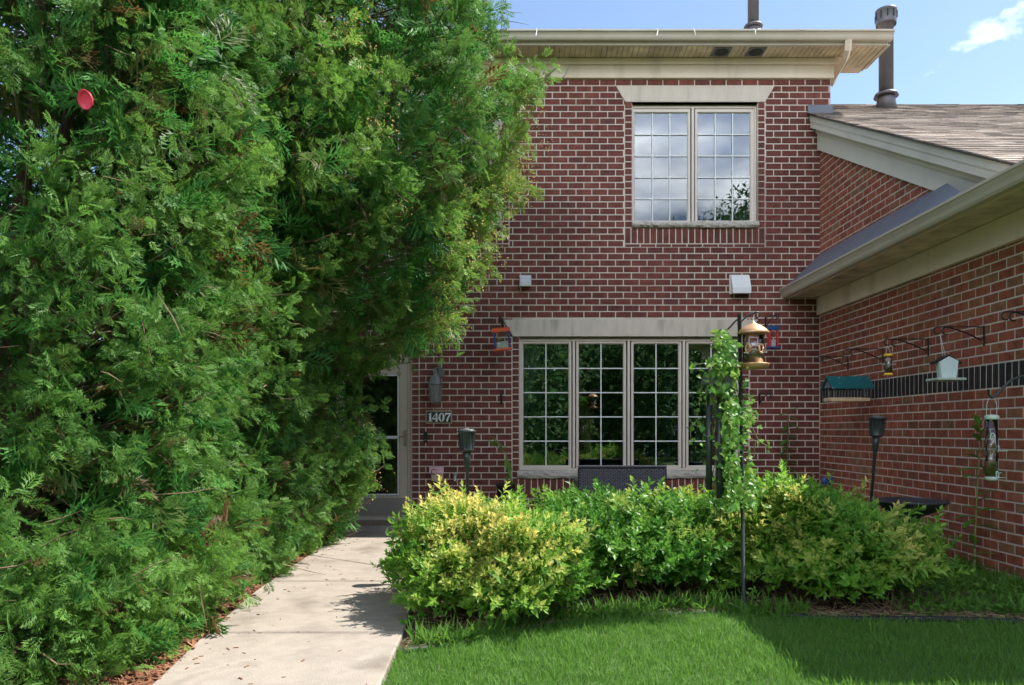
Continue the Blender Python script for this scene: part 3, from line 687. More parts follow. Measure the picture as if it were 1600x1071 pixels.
# gable rake boards along the roof edge
XR = 3.81
def rake(x0, x1, top, bot, name, y0=5.35, y1=D-.005):
    m = MB(); m.prism([(y0, RKZ(y0)-bot), (y1, RKZ(y1)-bot), (y1, RKZ(y1)-top), (y0, RKZ(y0)-top)], 'x', x0, x1); return m.build(name, M['white_trim'], wing)
rake(XR, XR+.03, .0, .085, 'rake_board'); rake(XR+.008, XR+.03, .0855, .165, 'rake_board'); rake(XR+.031, XW+.05, .135, .15, 'rake_soffit')
rake(XW-.055, XW+.05, .151, .235, 'rake_frieze'); rake(XW-.035, XW+.05, .236, .445, 'rake_frieze')
cl = MB(); cl.tube([P(1341, 196, 8.9)+Vector((0, 0, .01)), P(1344, 202, 8.9)], .008, 5); cl.build('cable_clip', M['black'], wing)
# wing roof with shingles
YR = 11.05; sl_ = math.hypot(1, .51)
rb = MB(); rb.prism([(5.25, RKZ(5.25)+.012), (YR, RKZ(YR)+.012), (16, RKZ(YR)-.5*(16-YR)), (16, RKZ(YR)-.5*(16-YR)-.03), (YR, RKZ(YR)-.004), (5.25, RKZ(5.25)-.004)], 'x', XR-.02, 13.0)
wroof = rb.build('roof', M['pipe'], wing)
shm = {}
def shingle_mesh(wd):
    k = round(wd, 2)
    if k not in shm:
        m = MB(); t = .014; m.add([(0, 0, t), (k, 0, t), (k, .2, .003), (0, .2, .003), (0, 0, 0), (k, 0, 0), (k, .2, -.002), (0, .2, -.002)], [(0,1,2,3), (4,5,1,0), (5,6,2,1), (7,4,0,3)])
        shm[k] = m.mesh('shingle', M['shingle'])
    return shm[k]
cand = []; y = 5.25; k = 0
while y < YR-.03:
    x = XR-.035-R.uniform(0, .15)
    while x < 12.5:
        wd = R.choice((.14, .18, .22, .26, .33)); x0 = max(x, XR-.035)
        if x+wd-x0 > .05: cand.append((x0, y, round(x+wd-x0-.004, 2)))
        x += wd
    y += .127*1/sl_; k += 1
def shpx(c): return CX+c[0]*FPX/c[1]
vis = sorted([c for c in cand if 1280 < shpx(c) < 1605 and c[1] > 5.6], key=lambda c: c[1])[:300]; vs_ = set(vis)
ang = math.atan(.51)
for c in vis:
    o = bpy.data.objects.new('shingle', shingle_mesh(c[2])); o.rotation_euler = (ang+R.uniform(-.012, .012), 0, R.uniform(-.008, .008)); finish(o, wroof, (c[0], c[1], RKZ(c[1])+.0165))
es = MB(); ca, sa = math.cos(ang), math.sin(ang)
for c in cand:
    if c in vs_: continue
    t = .012+R.uniform(0, .006); z = RKZ(c[1])+.0165
    es.add([(c[0], c[1]-sa*t, z+ca*t), (c[0]+c[2], c[1]-sa*t, z+ca*t), (c[0]+c[2], c[1]+ca*.2, z+sa*.2+.003), (c[0], c[1]+ca*.2, z+sa*.2+.003), (c[0], c[1], z), (c[0]+c[2], c[1], z)], [(0,1,2,3), (4,5,1,0)])
tag(es.build('shingle_courses', M['shingle_i'], wroof), kind='stuff')
# step flashing against the house wall
sfm = MB(); sfm.bbox(FX(1261), FX(1300), D-.03, D-.012, GZ(179), GZ(165.5), .002); sfm.build('flashing', M['slate'], wing)
vf = MB(); vf.prism([(5.36, RKZ(5.36)+.02), (5.95, RKZ(5.95)+.03), (5.95, RKZ(5.95)+.045), (5.36, RKZ(5.36)+.035)], 'x', 3.99+.0, 4.3); vf.build('valley_flashing', M['white_trim'], wing)
# flue with cap
d2 = 10.55; c = P(1384.5, 170, d2); zb = RKZ(d2)
fl = MB(); fl.lathe([(.15, zb-.06), (.11, zb+.18), (.098, zb+.2)], (c.x, d2, 0), 24); fl.lathe([(.098, zb+.185), (.16, zb+.17), (.145, zb+.215), (.1, zb+.235)], (c.x, d2, 0), 24)
fl.lathe([(.094, zb+.2), (.094, zb+1.16), (.12, zb+1.165), (.125, zb+1.2)], (c.x, d2, 0), 24); fl = fl.build('flue', M['pipe'], wing)
fc = MB(); fc.lathe([(.10, zb+1.19), (.13, zb+1.16), (.132, zb+1.185), (.135, zb+1.22), (.135, zb+1.34), (.14, zb+1.345), (.14, zb+1.37), (.03, zb+1.40), (0, zb+1.40)], (c.x, d2, 0), 24); fc.build('flue_cap', M['pipe'], fl)
sl2 = MB()
for t in range(10):
    a = t*math.pi/5; sl2.box(c.x+.136*math.cos(a)-.008, c.x+.136*math.cos(a)+.008, d2+.136*math.sin(a)-.008, d2+.136*math.sin(a)+.008, zb+1.235, zb+1.33)
sl2.build('cap_slots', M['black'], fl)

# ------------------------------------------------------------------ fittings on the front wall
t = empty('wall_lantern', (FX(682), D-.03, GZ(602)), 'pewter wall lantern with ribbed glass beside the front door', 'lantern')
lx, ly = FX(682), D-.13
m = MB(); m.lathe([(.075, -.012), (.075, 0), (.06, .012)], (0, 0, 0), 20); m.xf(Matrix.Translation((FX(686), D-.012, GZ(583))) @ Matrix.Rotation(math.pi/2, 4, 'X')); m.build('back_plate', M['lantern'], t)
m = MB(); m.tube([(FX(686), D-.02, GZ(583)), (FX(685), D-.07, GZ(578)), (lx, ly, GZ(577)), (lx, ly, GZ(582))], .012, 8); m.build('arm', M['lantern'], t)
m = MB(); m.lathe([(.012, GZ(580)), (.022, GZ(584)), (.03, GZ(587)), (.055, GZ(590)), (.085, GZ(599)), (.092, GZ(601.5)), (.085, GZ(602))], (lx, ly, 0), 8, False); m.build('lamp_cap', M['lantern'], t)
m = MB(); m.lathe([(.082, GZ(602.3)), (.066, GZ(628))], (lx, ly, 0), 8, False); m.build('lamp_glass', M['lglass'], t)
m = MB()
for q in range(8):
    a = q*math.pi/4; m.tube([(lx+.084*math.cos(a), ly+.084*math.sin(a), GZ(602)), (lx+.067*math.cos(a), ly+.067*math.sin(a), GZ(629))], .0055, 4, False)
m.lathe([(.03, GZ(632)), (.07, GZ(629.5)), (.07, GZ(628)), (.05, GZ(627.9))], (lx, ly, 0), 8, False); m.build('lamp_frame', M['lantern'], t)

t = empty('house_number_sign', (FX(686), D-.01, GZ(652)), 'dark plaque with the white numerals 1407 beside the door', 'sign')
x0, x1, z0, z1 = FX(665), FX(706.5), GZ(662.5), GZ(641.5)
m = MB(); m.bbox(x0, x1, D-.016, D-.0005, z0, z1, .005); m.build('rim', M['signrim'], t)
m = MB(); m.bbox(x0+.016, x1-.016, D-.020, D-.0165, z0+.016, z1-.016, .002); m.build('plaque', M['sign'], t)
def digit(polys, x, wd, h, zb):
    m = MB()
    for p in polys: m.prism([(x+u*wd, zb+v*h) for u, v in p], 'y', D-.026, D-.0205)
    return m.build('digit', M['digit'], t)
h = GZ(645.5)-GZ(659); zb = GZ(659); xs = [FX(667.5), FX(675.5), FX(685.2), FX(695)]; wd = .078
d_1 = [[(.35, .06), (.66, .06), (.66, 1), (.52, 1), (.35, .86)], [(.12, 0), (.88, 0), (.88, .07), (.12, .07)], [(.12, .80), (.36, .84), (.36, .92), (.12, .84)]]
d_4 = [[(.58, .07), (.82, .07), (.82, 1), (.58, 1)], [(.44, 0), (.95, 0), (.95, .07), (.44, .07)], [(.0, .24), (.99, .24), (.99, .38), (.0, .38)], [(.0, .38), (.14, .38), (.62, .92), (.62, 1)]]
d_0 = []
for q in range(20):
    a, b_ = 2*math.pi*q/20, 2*math.pi*(q+1)/20
    d_0.append([(.5+.48*math.cos(a), .5+.51*math.sin(a)), (.5+.48*math.cos(b_), .5+.51*math.sin(b_)), (.5+.19*math.cos(b_), .5+.43*math.sin(b_)), (.5+.19*math.cos(a), .5+.43*math.sin(a))])
d_7 = [[(.02, .82), (.98, .82), (.98, 1), (.02, 1)], [(.02, .66), (.12, .66), (.2, .83), (.02, .83)], [(.22, 0), (.52, 0), (.60, .35), (.98, .83), (.74, .83), (.34, .36)]]
for q, dg in enumerate((d_1, d_4, d_0, d_7)): digit(dg, xs[q]+.002, wd, h, zb)

t = empty('doorbell', (FX(665), D-.01, GZ(683)), 'small black doorbell on the brick below the house number', 'doorbell')
m = MB(); m.bbox(FX(662), FX(668), D-.022, D-.001, GZ(692), GZ(675), .006); m.build('housing', M['black'], t)
m = MB(); m.lathe([(.014, 0), (.014, .006), (.01, .01), (0, .01)], (0, 0, 0), 14); m.xf(Matrix.Translation((FX(665), D-.022, GZ(688))) @ Matrix.Rotation(math.pi/2, 4, 'X')); m.build('button', M['pipe'], t)

t = empty('outlet_box', (FX(682.5), D-.03, GZ(741)), 'beige weatherproof outlet box with a pink and white card, near the front door', 'outlet')
m = MB(); m.bbox(FX(674.5), FX(693), D-.06, D-.001, GZ(752), GZ(740.5), .008); m.build('housing', M['beige'], t)
m = MB(); m.bbox(FX(671.5), FX(694), D-.068, D-.062, GZ(740), GZ(730), .002); m.build('card', M['pink'], t)
m = MB(); cc = Vector((FX(678.5), D-.072, GZ(735.3))); m.tube([cc+Vector((.03*math.cos(a), 0, .026*math.sin(a)-.004*a)) for a in np.linspace(.6, 5.4, 14)], .005, 5)
m.build('letter_mark', M['black'], t)
t = empty('hose_tap', (FX(712), D-.03, GZ(745)), 'small verdigris outdoor tap on the brick behind the left torch', 'tap')
m = MB(); m.tube([(FX(712), D, GZ(744)), (FX(712), D-.08, GZ(744)), (FX(712), D-.10, GZ(747)), (FX(712), D-.10, GZ(751))], .016, 8); m.build('spout', M['palegreen'], t)
m = MB(); m.lathe([(.03, 0), (.034, .006), (.02, .012), (.01, .012)], (FX(712), D-.06, GZ(741)), 10); m.build('tap_handle', M['palegreen'], t)

def vent_hood(px0, px1, py0, py1, lab, mat):
    x0, x1, z0, z1 = FX(px0), FX(px1), GZ(py1), GZ(py0); xm = (x0+x1)/2
    t = empty('vent_hood', (xm, D-.01, z0), lab, 'vent', 'exhaust vent hoods on the front wall')
    m = MB(); m.bbox(x0, x1, D-.014, D-.0005, z0+.01, z1, .003); m.build('flange', mat, t)
    m = MB(); a = .012; h = z1-z0
    m.prism([(D-.0145, z1-.01), (D-.05, z1-.015), (D-.13, z0+h*.28), (D-.13, z0), (D-.122, z0), (D-.122, z0+h*.27), (D-.048, z1-.03), (D-.0145, z1-.03)], 'x', x0+a, x1-a)
    for xa in (x0+a-.004, x1-a+.0005): m.prism([(D-.0145, z1-.012), (D-.05, z1-.016), (D-.129, z0+h*.28), (D-.129, z0), (D-.0145, z0)], 'x', xa, xa+.0035)
    m.build('hood', mat, t)
    m = MB(); m.box(x0+a+.002, x1-a-.002, D-.11, D-.10, z0+.012, z0+h*.3); m.build('flap', M['pipe'], t)
vent_hood(811.5, 830, 430.5, 450, 'small silver vent hood on the brick above the hanging orange feeder', M['silver'])
vent_hood(1139.5, 1170, 430, 461, 'large white vent hood on the brick below the upper window', M['grille'])

# iron brackets
def bracket(base, direc, length, lab, group='black iron hanging brackets', plate=.16, drop=.11):
    """plate on the wall at base (top of plate), arm along direc"""
    base = Vector(base); d = Vector(direc); t = empty('wall_bracket', base, lab, 'bracket', group)
    side = Vector((-d.y, d.x, 0))
    m = MB(); m.bbox(-.012, .012, -.006, 0, -plate, .01, .002); m.xf(Matrix.Translation(base+d*.001) @ Matrix.Rotation(math.atan2(-d.x, d.y)+math.pi, 4, 'Z')); m.build('plate', M['black'], t)
    m = MB(); tip = base+d*length
    pts = [base+d*.006, base+d*length*.5, tip-d*.03, tip]+[tip+Vector((0, 0, -.03))+d*.03*math.sin(a)+Vector((0, 0, .03*math.cos(a))) for a in np.linspace(.4, 3.7, 8)]
    m.tube(pts, .0055, 6); m.build('arm', M['black'], t)
    m = MB(); q = base+Vector((0, 0, -drop)); e = base+d*length*.74
    pts = [base+d*.006+Vector((0, 0, -plate*.55)), q+d*.03, q.lerp(e, .5), e+Vector((0, 0, -.006))]+[e+d*.03+Vector((0, 0, -.035))+d*.032*math.sin(a)*1+Vector((0, 0, .032*math.cos(a))) for a in np.linspace(-.3, 3.6, 8)]
    m.tube(pts, .0065, 6); m.build('brace', M['black'], t)
    return tip
ZBk = 2.065
tips = []
for i, (y, ln, lab) in enumerate(((8.92, .33, 'empty black iron bracket nearest the inside corner, behind the teal roofed feeder'), (8.08, .39, 'black iron bracket on the right wall from which the teal roofed feeder hangs'),
          (7.20, .39, 'black iron bracket on the right wall holding the small yellow feeder'), (6.35, .39, 'black iron bracket on the right wall holding the pale blue house feeder'), (5.55, .34, 'empty black iron bracket at the right edge of the photo'))):
    tips.append(bracket((XW-.001, y, ZBk), (-1, 0, 0), ln, lab))
bl = bracket((FX(785.5), D-.001, GZ(499)), (-.12, -.9927, 0), .30, 'black bracket above the left end of the window lintel, holding the orange feeder')
brt = bracket((FX(1196), D-.001, GZ(497)), (.12, -.9927, 0), .34, 'black bracket right of the lintel, holding the red and blue feeder')
bracket((FX(783.5), D-.001, GZ(615)), (-.03, -1, 0), .22, 'small empty black bracket on the brick left of the lower window', plate=.15)
bracket((FX(1186), D-.001, GZ(616)), (.25, -.968, 0), .26, 'small empty black bracket on the brick right of the lower window', plate=.13)

def wire(mb, a, b, r=.002): mb.tube([a, b], r, 4, False)
# toy-house feeders on the front wall
def small_house(name, lab, c, wd, h, roofm, postm, floorm, tilt, top):
    t = empty(name, top, lab, 'bird feeder', 'hanging bird feeders'); mt_ = Matrix.Translation(c) @ Matrix.Rotation(tilt, 4, 'Y'); dp = .08
    m = MB(); m.prism([(-wd/2, 0), (wd/2, 0), (wd/2-.012, .045), (-wd/2+.012, .045)], 'y', -dp, 0)
    for q in range(9):
        a = -wd/2+.012+q*(wd-.024)/8; m.box(a-.006, a+.006, -dp-.006, .004, .002, .052)
    m.xf(mt_); m.build('feeder_roof', roofm, t)
    m = MB(); 
    for sx in (-1, 1): m.bbox(sx*(wd/2-.028)-.011, sx*(wd/2-.028)+.011, -dp+.006, -.006, -h+.012, -.001, .003)
    m.xf(mt_); m.build('feeder_posts', postm, t)
    m = MB(); m.bbox(-wd/2+.045, wd/2-.045, -dp+.012, -.012, -h+.012, -.002, .002); m.xf(mt_); m.build('seed_hopper', M['clear'], t)
    m = MB(); m.bbox(-wd/2+.048, wd/2-.048, -dp+.016, -.016, -h+.0125, -h*.55, .002); m.xf(mt_); m.build('seed', M['silver'], t)
    m = MB(); m.bbox(-wd/2+.004, wd/2-.004, -dp-.02, .02, -h-.012, -h+.011, .004); m.xf(mt_); m.build('tray', floorm, t)
    m = MB(); 
    for sx in (-1, 1): wire(m, mt_ @ Vector((sx*(wd/2-.02), -dp/2, .045)), Vector(top))
    m.build('hanger', M['twig'], t)
c = P(783, 520, 9.46); small_house('bird_feeder', 'orange and blue house feeder hanging tilted left of the window lintel', c, .235, .215, M['orange'], M['navy'], M['orange'], math.radians(-6), bl+Vector((0, 0, -.06)))
c = P(1206, 517, 9.42); small_house('bird_feeder', 'red and blue house feeder hanging behind the copper feeder', c, .15, .215, M['navy'], M['red'], M['navy'], 0, brt+Vector((0, 0, -.06)))

# feeders on the right wall
tp = tips[1]; dt = 8.08
t = empty('bird_feeder', tp, 'long platform feeder with a speckled teal roof on the right wall', 'bird feeder', 'hanging bird feeders')
zc = lambda py, d: CAMZ+(CY-py)*d/FPX
xl, xr = (1291-CX)*dt/FPX, (1357-CX)*dt/FPX; z0, z1 = zc(607, dt), zc(588, dt); tt_ = .008
m = MB()
for sy in (-1, 1):
    m.prism([(dt, z1), (dt+sy*.15, z0), (dt+sy*.15, z0-.012), (dt, z1-.014)], 'x', xl+(.0 if sy > 0 else .0), xr)
m.build('feeder_roof', M['teal'], t)
m = MB()
for xx in (xl+.02, xr-.03): m.prism([(dt-.11, z0+.005), (dt+.11, z0+.005), (dt, z1-.025)], 'x', xx, xx+.012)
for xx in (xl+.05, xr-.07):
    for sy in (-1, 1): m.bbox(xx, xx+.014, dt+sy*.07-.007, dt+sy*.07+.007, zc(622, dt)+.001, z0+.005, .002)
m.build('feeder_posts', M['slate'], t)
m = MB(); m.bbox(xl+.01, xr-.10, dt-.10, dt+.10, zc(628, dt), zc(622, dt), .004); m.bbox(xr-.099, xr-.02, dt-.09, dt+.10, zc(628, dt)+.002, zc(622, dt)-.002, .004); m.build('tray', M['tan'], t)
m = MB(); wire(m, (xl+.1, dt, z1-.01), tp+Vector((0, 0, -.06))); wire(m, (xr-.1, dt, z1-.01), tp+Vector((0, 0, -.06))); m.build('hanger', M['twig'], t)

tp = tips[2]; dt = 7.2; cx = tp.x+.01
t = empty('bird_feeder', tp, 'small tube feeder with yellow cap and base on the right wall', 'bird feeder', 'hanging bird feeders')
za, zb_ = zc(553, dt), zc(587, dt)
m = MB(); m.lathe([(.036, za-.028), (.042, za-.02), (.042, za-.004), (.03, za), (0, za)], (cx, dt, 0), 16); m.build('feeder_cap', M['yellow'], t)
m = MB(); m.lathe([(.042, zb_), (.044, zb_+.008), (.036, zb_+.022)], (cx, dt, 0), 16); m.build('tray', M['yellow'], t)
m = MB(); m.lathe([(.033, zb_+.0225), (.033, za-.0285)], (cx, dt, 0), 16); m.build('seed_tube', M['clear'], t)
m = MB(); m.lathe([(.029, zb_+.024), (.029, zb_+.09), (.004, zb_+.1)], (cx, dt, 0), 14); m.lathe([(.027, zb_+.115), (.027, za-.04)], (cx, dt, 0), 14); m.build('seed', M['seed'], t)
m = MB(); m.tube([(cx-.065, dt-.01, zb_+.105), (cx+.065, dt-.01, zb_+.105)], .004, 6); m.build('perch', M['silver'], t)
m = MB(); wire(m, (cx-.025, dt, za-.005), tp+Vector((0, 0, -.06))); wire(m, (cx+.025, dt, za-.005), tp+Vector((0, 0, -.06))); m.build('hanger', M['silver'], t)

tp = tips[3]; dt = 6.35
t = empty('bird_feeder', tp, 'pale blue house shaped feeder with a dark roof, against the black brick band', 'bird feeder', 'hanging bird feeders')
X = lambda px: (px-CX)*dt/FPX; Z = lambda py: zc(py, dt)
m = MB(); m.prism([(X(1462.5), Z(592)), (X(1484.5), Z(592)), (X(1488), Z(566)), (X(1473.5), Z(558.5)), (X(1459), Z(567))], 'y', dt-.09, dt-.075); m.build('front_panel', M['paleblue'], t)
m = MB(); m.prism([(X(1461.5), Z(592)), (X(1485), Z(592)), (X(1488.5), Z(565)), (X(1458), Z(565))], 'y', dt-.0745, dt-.03); m.build('hopper', M['palegreen'], t)
m = MB(); m.prism([(X(1473.5), Z(556)), (X(1494), Z(568.5)), (X(1493), Z(570.5)), (X(1473.5), Z(558.3)), (X(1453), Z(570)), (X(1452), Z(568))], 'y', dt-.084, dt+.0); m.build('feeder_roof', M['black'], t)
m = MB(); m.bbox(X(1450), X(1494), dt-.15, dt+.04, Z(596), Z(592.3), .004); m.build('tray', M['palegreen'], t)
m = MB(); wire(m, (X(1473), dt, Z(557)), tp+Vector((.02, 0, -.06))); wire(m, (X(1473), dt-.04, Z(557)), tp+Vector((.02, 0, -.06))); m.build('hanger', M['silver'], t)

# ------------------------------------------------------------------ bed furniture
def torch(base, lean, ztop, lab):
    base = Vector(base); t = empty('garden_torch', base, lab, 'torch', 'garden torches'); top = Vector((base.x+lean, base.y, ztop)); ax = (top-base).normalized(); L = (top-base).length
    q = ax.to_track_quat('Z', 'Y').to_matrix().to_4x4(); mtx = Matrix.Translation(base) @ q
    m = MB(); m.lathe([(.012, 0), (.013, L-.30), (.02, L-.29), (.028, L-.22), (.032, L-.165)], n=14); m.xf(mtx); m.build('pole', M['torch'], t)
    m = MB(); m.lathe([(.036, L-.165), (.052, L-.16), (.055, L-.15), (.053, L-.145), (.062, L-.02), (.07, L-.015), (.074, L-.005), (.07, L)], n=22); m.xf(mtx); m.build('canister', M['torch'], t)
    m = MB()
    for k in range(12):
        a = k*math.pi/6; m.tube([(.0555*math.cos(a), .0555*math.sin(a), L-.14), (.063*math.cos(a), .063*math.sin(a), L-.025)], .0035, 4, False)
    m.xf(mtx); m.build('ribs', M['torch'], t)
    m = MB(); m.lathe([(.069, L+.0005), (.05, L+.010), (.02, L+.012), (.014, L+.02), (0, L+.021)], n=22); m.xf(mtx); m.build('snuffer_lid', M['pipe'], t)
torch((-.335, 5.88, 0), -.015, 1.2-.0, 'grey metal torch on a pole between the front door and the left bush')
torch((3.02, 6.5, 0), .10, zc(653, 6.5), 'leaning dark metal torch behind the bird bath')

# bird bath
bx, by, bz = 3.16, 6.05, zc(783, 6.05)
t = empty('bird_bath', (bx, by, 0), 'dark resin bird bath with a shallow bowl of water by the right wall', 'bird bath')
m = MB(); m.lathe([(.17, 0), (.17, .03), (.12, .05), (.07, .09), (.055, .2), (.05, .35), (.065, bz-.16), (.09, bz-.12)], (bx, by, 0), 24); m.build('pedestal', M['bathiron'], t)
m = MB(); m.lathe([(.09, bz-.119), (.17, bz-.085), (.235, bz-.04), (.275, bz-.008), (.282, bz), (.278, bz+.008), (.262, bz+.006), (.24, bz-.012), (.18, bz-.03), (0, bz-.05)], (bx, by, 0), 32); m.build('bowl', M['bathiron'], t)
m = MB(); m.lathe([(0, bz-.0149), (.239, bz-.015)], (bx, by, 0), 32); m.build('water', M['water'], t)

# shepherd hook with two arms, copper feeder, wind chime
hx, hy = (1158.5-CX)*5.0/FPX, 5.0; H_ = lambda px, py: Vector(((px-CX)*5.0/FPX, 5.0, zc(py, 5.0)))
t = empty('shepherd_hook', (hx, hy, 0), 'tall dark green double shepherd hook standing in front of the middle bush', 'hook')
m = MB(); m.tube([(hx+.016, hy, 0), (hx, hy, 1.2), (hx-.014, hy, zc(492, 5.0))], .0125, 10); m.build('pole', M['green_iron'], t)
m = MB(); m.tube([H_(1156, 498), H_(1150, 501), H_(1140, 512), H_(1131, 520), H_(1126, 523), H_(1123.5, 519), H_(1126, 515), H_(1129, 517)], .006, 8); m.build('arm', M['green_iron'], t)
m = MB(); m.tube([H_(1157, 505), H_(1161, 500), H_(1170, 492), H_(1181, 487.5), H_(1187, 489), H_(1187, 495), H_(1182, 497), H_(1179, 494)], .006, 8); m.build('arm', M['green_iron'], t)
fx, fy = (1178.5-CX)*4.96/FPX, 4.98
t = empty('bird_feeder', (fx, fy, zc(497, 4.98)), 'copper roofed seed feeder hanging from the tall shepherd hook', 'bird feeder', 'hanging bird feeders')
Zf = lambda py: zc(py, 4.98)
m = MB(); m.lathe([(.101, Zf(522.3)), (.103, Zf(520)), (.084, Zf(515)), (.05, Zf(509)), (.012, Zf(505)), (.008, Zf(503)), (0, Zf(502.5))], (fx, fy, 0), 28); m.build('feeder_roof', M['copper'], t)
m = MB(); m.lathe([(.066, Zf(569)), (.068, Zf(522))], (fx, fy, 0), 28); m.build('seed_tube', M['clear'], t)
m = MB(); m.lathe([(.061, Zf(569)), (.061, Zf(552)), (.045, Zf(549)), (.02, Zf(545)), (0, Zf(544))], (fx, fy, 0), 20); m.build('seed', M['seed'], t)
m = MB(); m.lathe([(.07, Zf(577)), (.095, Zf(575)), (.10, Zf(570)), (.102, Zf(568.5)), (.094, Zf(569)), (.065, Zf(569.5))], (fx, fy, 0), 28); m.build('tray', M['copper'], t)
for a in (-2.35, -1.15, .9, 2.6):
    m = MB(); c = Vector((fx+.068*math.cos(a), fy+.068*math.sin(a), Zf(546))); o = Vector((math.cos(a), math.sin(a), 0)); s_ = Vector((-math.sin(a), math.cos(a), 0))
    m.tube([c+s_*.017*math.cos(q)+Vector((0, 0, .027*math.sin(q)))+o*.003 for q in np.linspace(0, 6.28, 13)], .006, 6); m.build('feeding_port', M['copper'], t)
    m = MB(); m.tube([c+Vector((0, 0, -.03)), c+o*.055+Vector((0, 0, -.03))], .004, 6); m.build('perch', M['silver'], t)
m = MB(); m.tube([(fx, fy, Zf(503)), (fx, fy, Zf(497)), (fx+.008, fy, Zf(492))], .003, 6); m.build('hanger', M['silver'], t)

wx, wy = (1127-CX)*4.96/FPX, 4.95
t = empty('wind_chime', (wx, wy, zc(520, 4.95)), 'large wind chime of dark tubes tangled in the climbing vine', 'wind chime')
Zw = lambda py: zc(py, 4.95); Xw = lambda px: (px-CX)*4.95/FPX
m = MB(); m.bbox(Xw(1098), Xw(1147), wy-.06, wy+.06, Zw(603), Zw(589), .006); m.build('top_board', M['greywood'], t)
for px, p0, p1, dy in ((1106.5, 634, 765, -.02), (1121, 632, 778, -.05), (1144, 640, 765, .0), (1132, 636, 772, .05)):
    m = MB(); m.lathe([(.0205, Zw(p1)), (.0205, Zw(p0))], (Xw(px), wy+dy, 0), 14); m.build('chime_tube', M['torch'], t)
    m = MB(); wire(m, (Xw(px), wy+dy, Zw(p0)), (Xw(px), wy+dy, Zw(603)), .0015); m.build('cord', M['black'], t)
m = MB(); m.tube([(Xw(1125), wy, Zw(589)), (Xw(1126), wy+.05, Zw(522))], .003, 5); m.build('hanger', M['black'], t)
m = MB(); m.lathe([(.035, Zw(690)), (.035, Zw(687))], (Xw(1126), wy, 0), 14); m.tube([(Xw(1126), wy, Zw(687)), (Xw(1126), wy, Zw(603))], .0015, 4); m.build('clapper', M['greywood'], t)

# second hook, pole just outside the frame, with a tube feeder
t = empty('shepherd_hook', (3.52, 5.0, 0), 'curved dark hook at the right edge from which the tall seed tube hangs', 'hook')
Q = lambda px, py: P(px, py, 5.0)
m = MB(); m.tube([(3.52, 5, 0), (3.52, 5, 1.3), (3.50, 5, 1.5), Q(1612, 590), Q(1597, 588), Q(1580, 594), Q(1567, 606), Q(1556, 619), Q(1549.5, 622), Q(1545, 617), Q(1544.5, 609)], .0085, 10); m.build('pole', M['green_iron'], t)
ux, uy = (1549.5-CX)*5.0/FPX, 5.0; Zu = lambda py: zc(py, 5.0)
t = empty('bird_feeder', (ux, uy, Zu(622)), 'tall clear tube feeder half full of tan seed at the right edge', 'bird feeder', 'hanging bird feeders')
m = MB(); m.lathe([(.038, Zu(656)), (.042, Zu(655)), (.042, Zu(650)), (.03, Zu(648.5)), (0, Zu(648))], (ux, uy, 0), 20); m.build('feeder_cap', M['palegreen'], t)
m = MB(); m.lathe([(.036, Zu(749)), (.036, Zu(656))], (ux, uy, 0), 20); m.build('seed_tube', M['clear'], t)
m = MB(); m.lathe([(.033, Zu(748)), (.033, Zu(722)), (0, Zu(719))], (ux, uy, 0), 18); m.build('seed', M['seed_tan'], t)
m = MB(); m.lathe([(.02, Zu(752)), (.038, Zu(750)), (.04, Zu(747)), (.0365, Zu(745))], (ux, uy, 0), 20); m.build('tray', M['palegreen'], t)
for py, a in ((682, -2.0), (741, -1.1), (735, .4), (700, -.2)):
    m = MB(); c = Vector((ux+.037*math.cos(a), uy+.037*math.sin(a), Zu(py))); s_ = Vector((-math.sin(a), math.cos(a), 0)); o = Vector((math.cos(a), math.sin(a), 0))
    m.tube([c+s_*.013*math.cos(q)+Vector((0, 0, .024*math.sin(q)-.004)) for q in np.linspace(0, 6.28, 11)], .004, 6)
    m.tube([c-Vector((0, 0, .02)), c-Vector((0, 0, .02))+o*.06], .003, 6); m.build('feeding_port', M['palegreen'], t)
m = MB(); wire(m, (ux-.035, uy, Zu(655)), (ux-.033, uy, Zu(632)), .0015); wire(m, (ux+.035, uy, Zu(655)), (ux+.033, uy, Zu(632)), .0015)
m.tube([(ux-.033, uy, Zu(632)), (ux-.02, uy, Zu(624)), (ux, uy, Zu(622)), (ux+.02, uy, Zu(624)), (ux+.033, uy, Zu(632))], .0015, 4); m.build('hanger', M['silver'], t)

# wicker bench on the patio, back towards us
t = empty('wicker_bench', ((972-CX)*8.9/FPX, 9.1, .036), 'dark woven wicker bench seen from behind under the lower window', 'bench')
ba, bb_, zt = (903-CX)*8.85/FPX, (1042-CX)*8.85/FPX, zc(731, 8.85); yb = 8.85
m = MB(); m.bbox(ba, bb_, yb, yb+.05, .18, zt, .012); back = m.build('backrest', M['black'], t)
m = MB(); nc, nrw = 38, 34       # woven strands, over and under
for j in range(nrw):
    z = .2+(zt-.22)*j/(nrw-1)
    for i in range(nc):
        if (i+j) % 2: continue
        x0 = ba+.01+(bb_-ba-.02)*i/nc; x1 = ba+.01+(bb_-ba-.02)*(i+1.7)/nc; x1 = min(x1, bb_-.01); xm = (x0+x1)/2
        m.add([(x0, yb-.002, z-.006), (xm, yb-.009, z-.007), (x1, yb-.002, z-.006), (x1, yb-.002, z+.006), (xm, yb-.009, z+.007), (x0, yb-.002, z+.006)], [(0, 1, 4, 5), (1, 2, 3, 4)])
tag(m.build('weave', M['wicker'], back), kind='stuff')
m = MB(); m.bbox(ba-.005, bb_+.005, yb-.012, yb+.06, zt+.0005, zt+.022, .008); m.build('top_rail', M['wicker'], t)
m = MB(); m.bbox(ba, bb_, yb+.055, yb+.6, .34, .42, .02); m.build('seat', M['wicker'], t)
for xx in (ba, bb_-.07):
    m = MB(); m.bbox(xx, xx+.07, yb+.055, yb+.62, .425, .62, .015); m.build('armrest', M['wicker'], t)
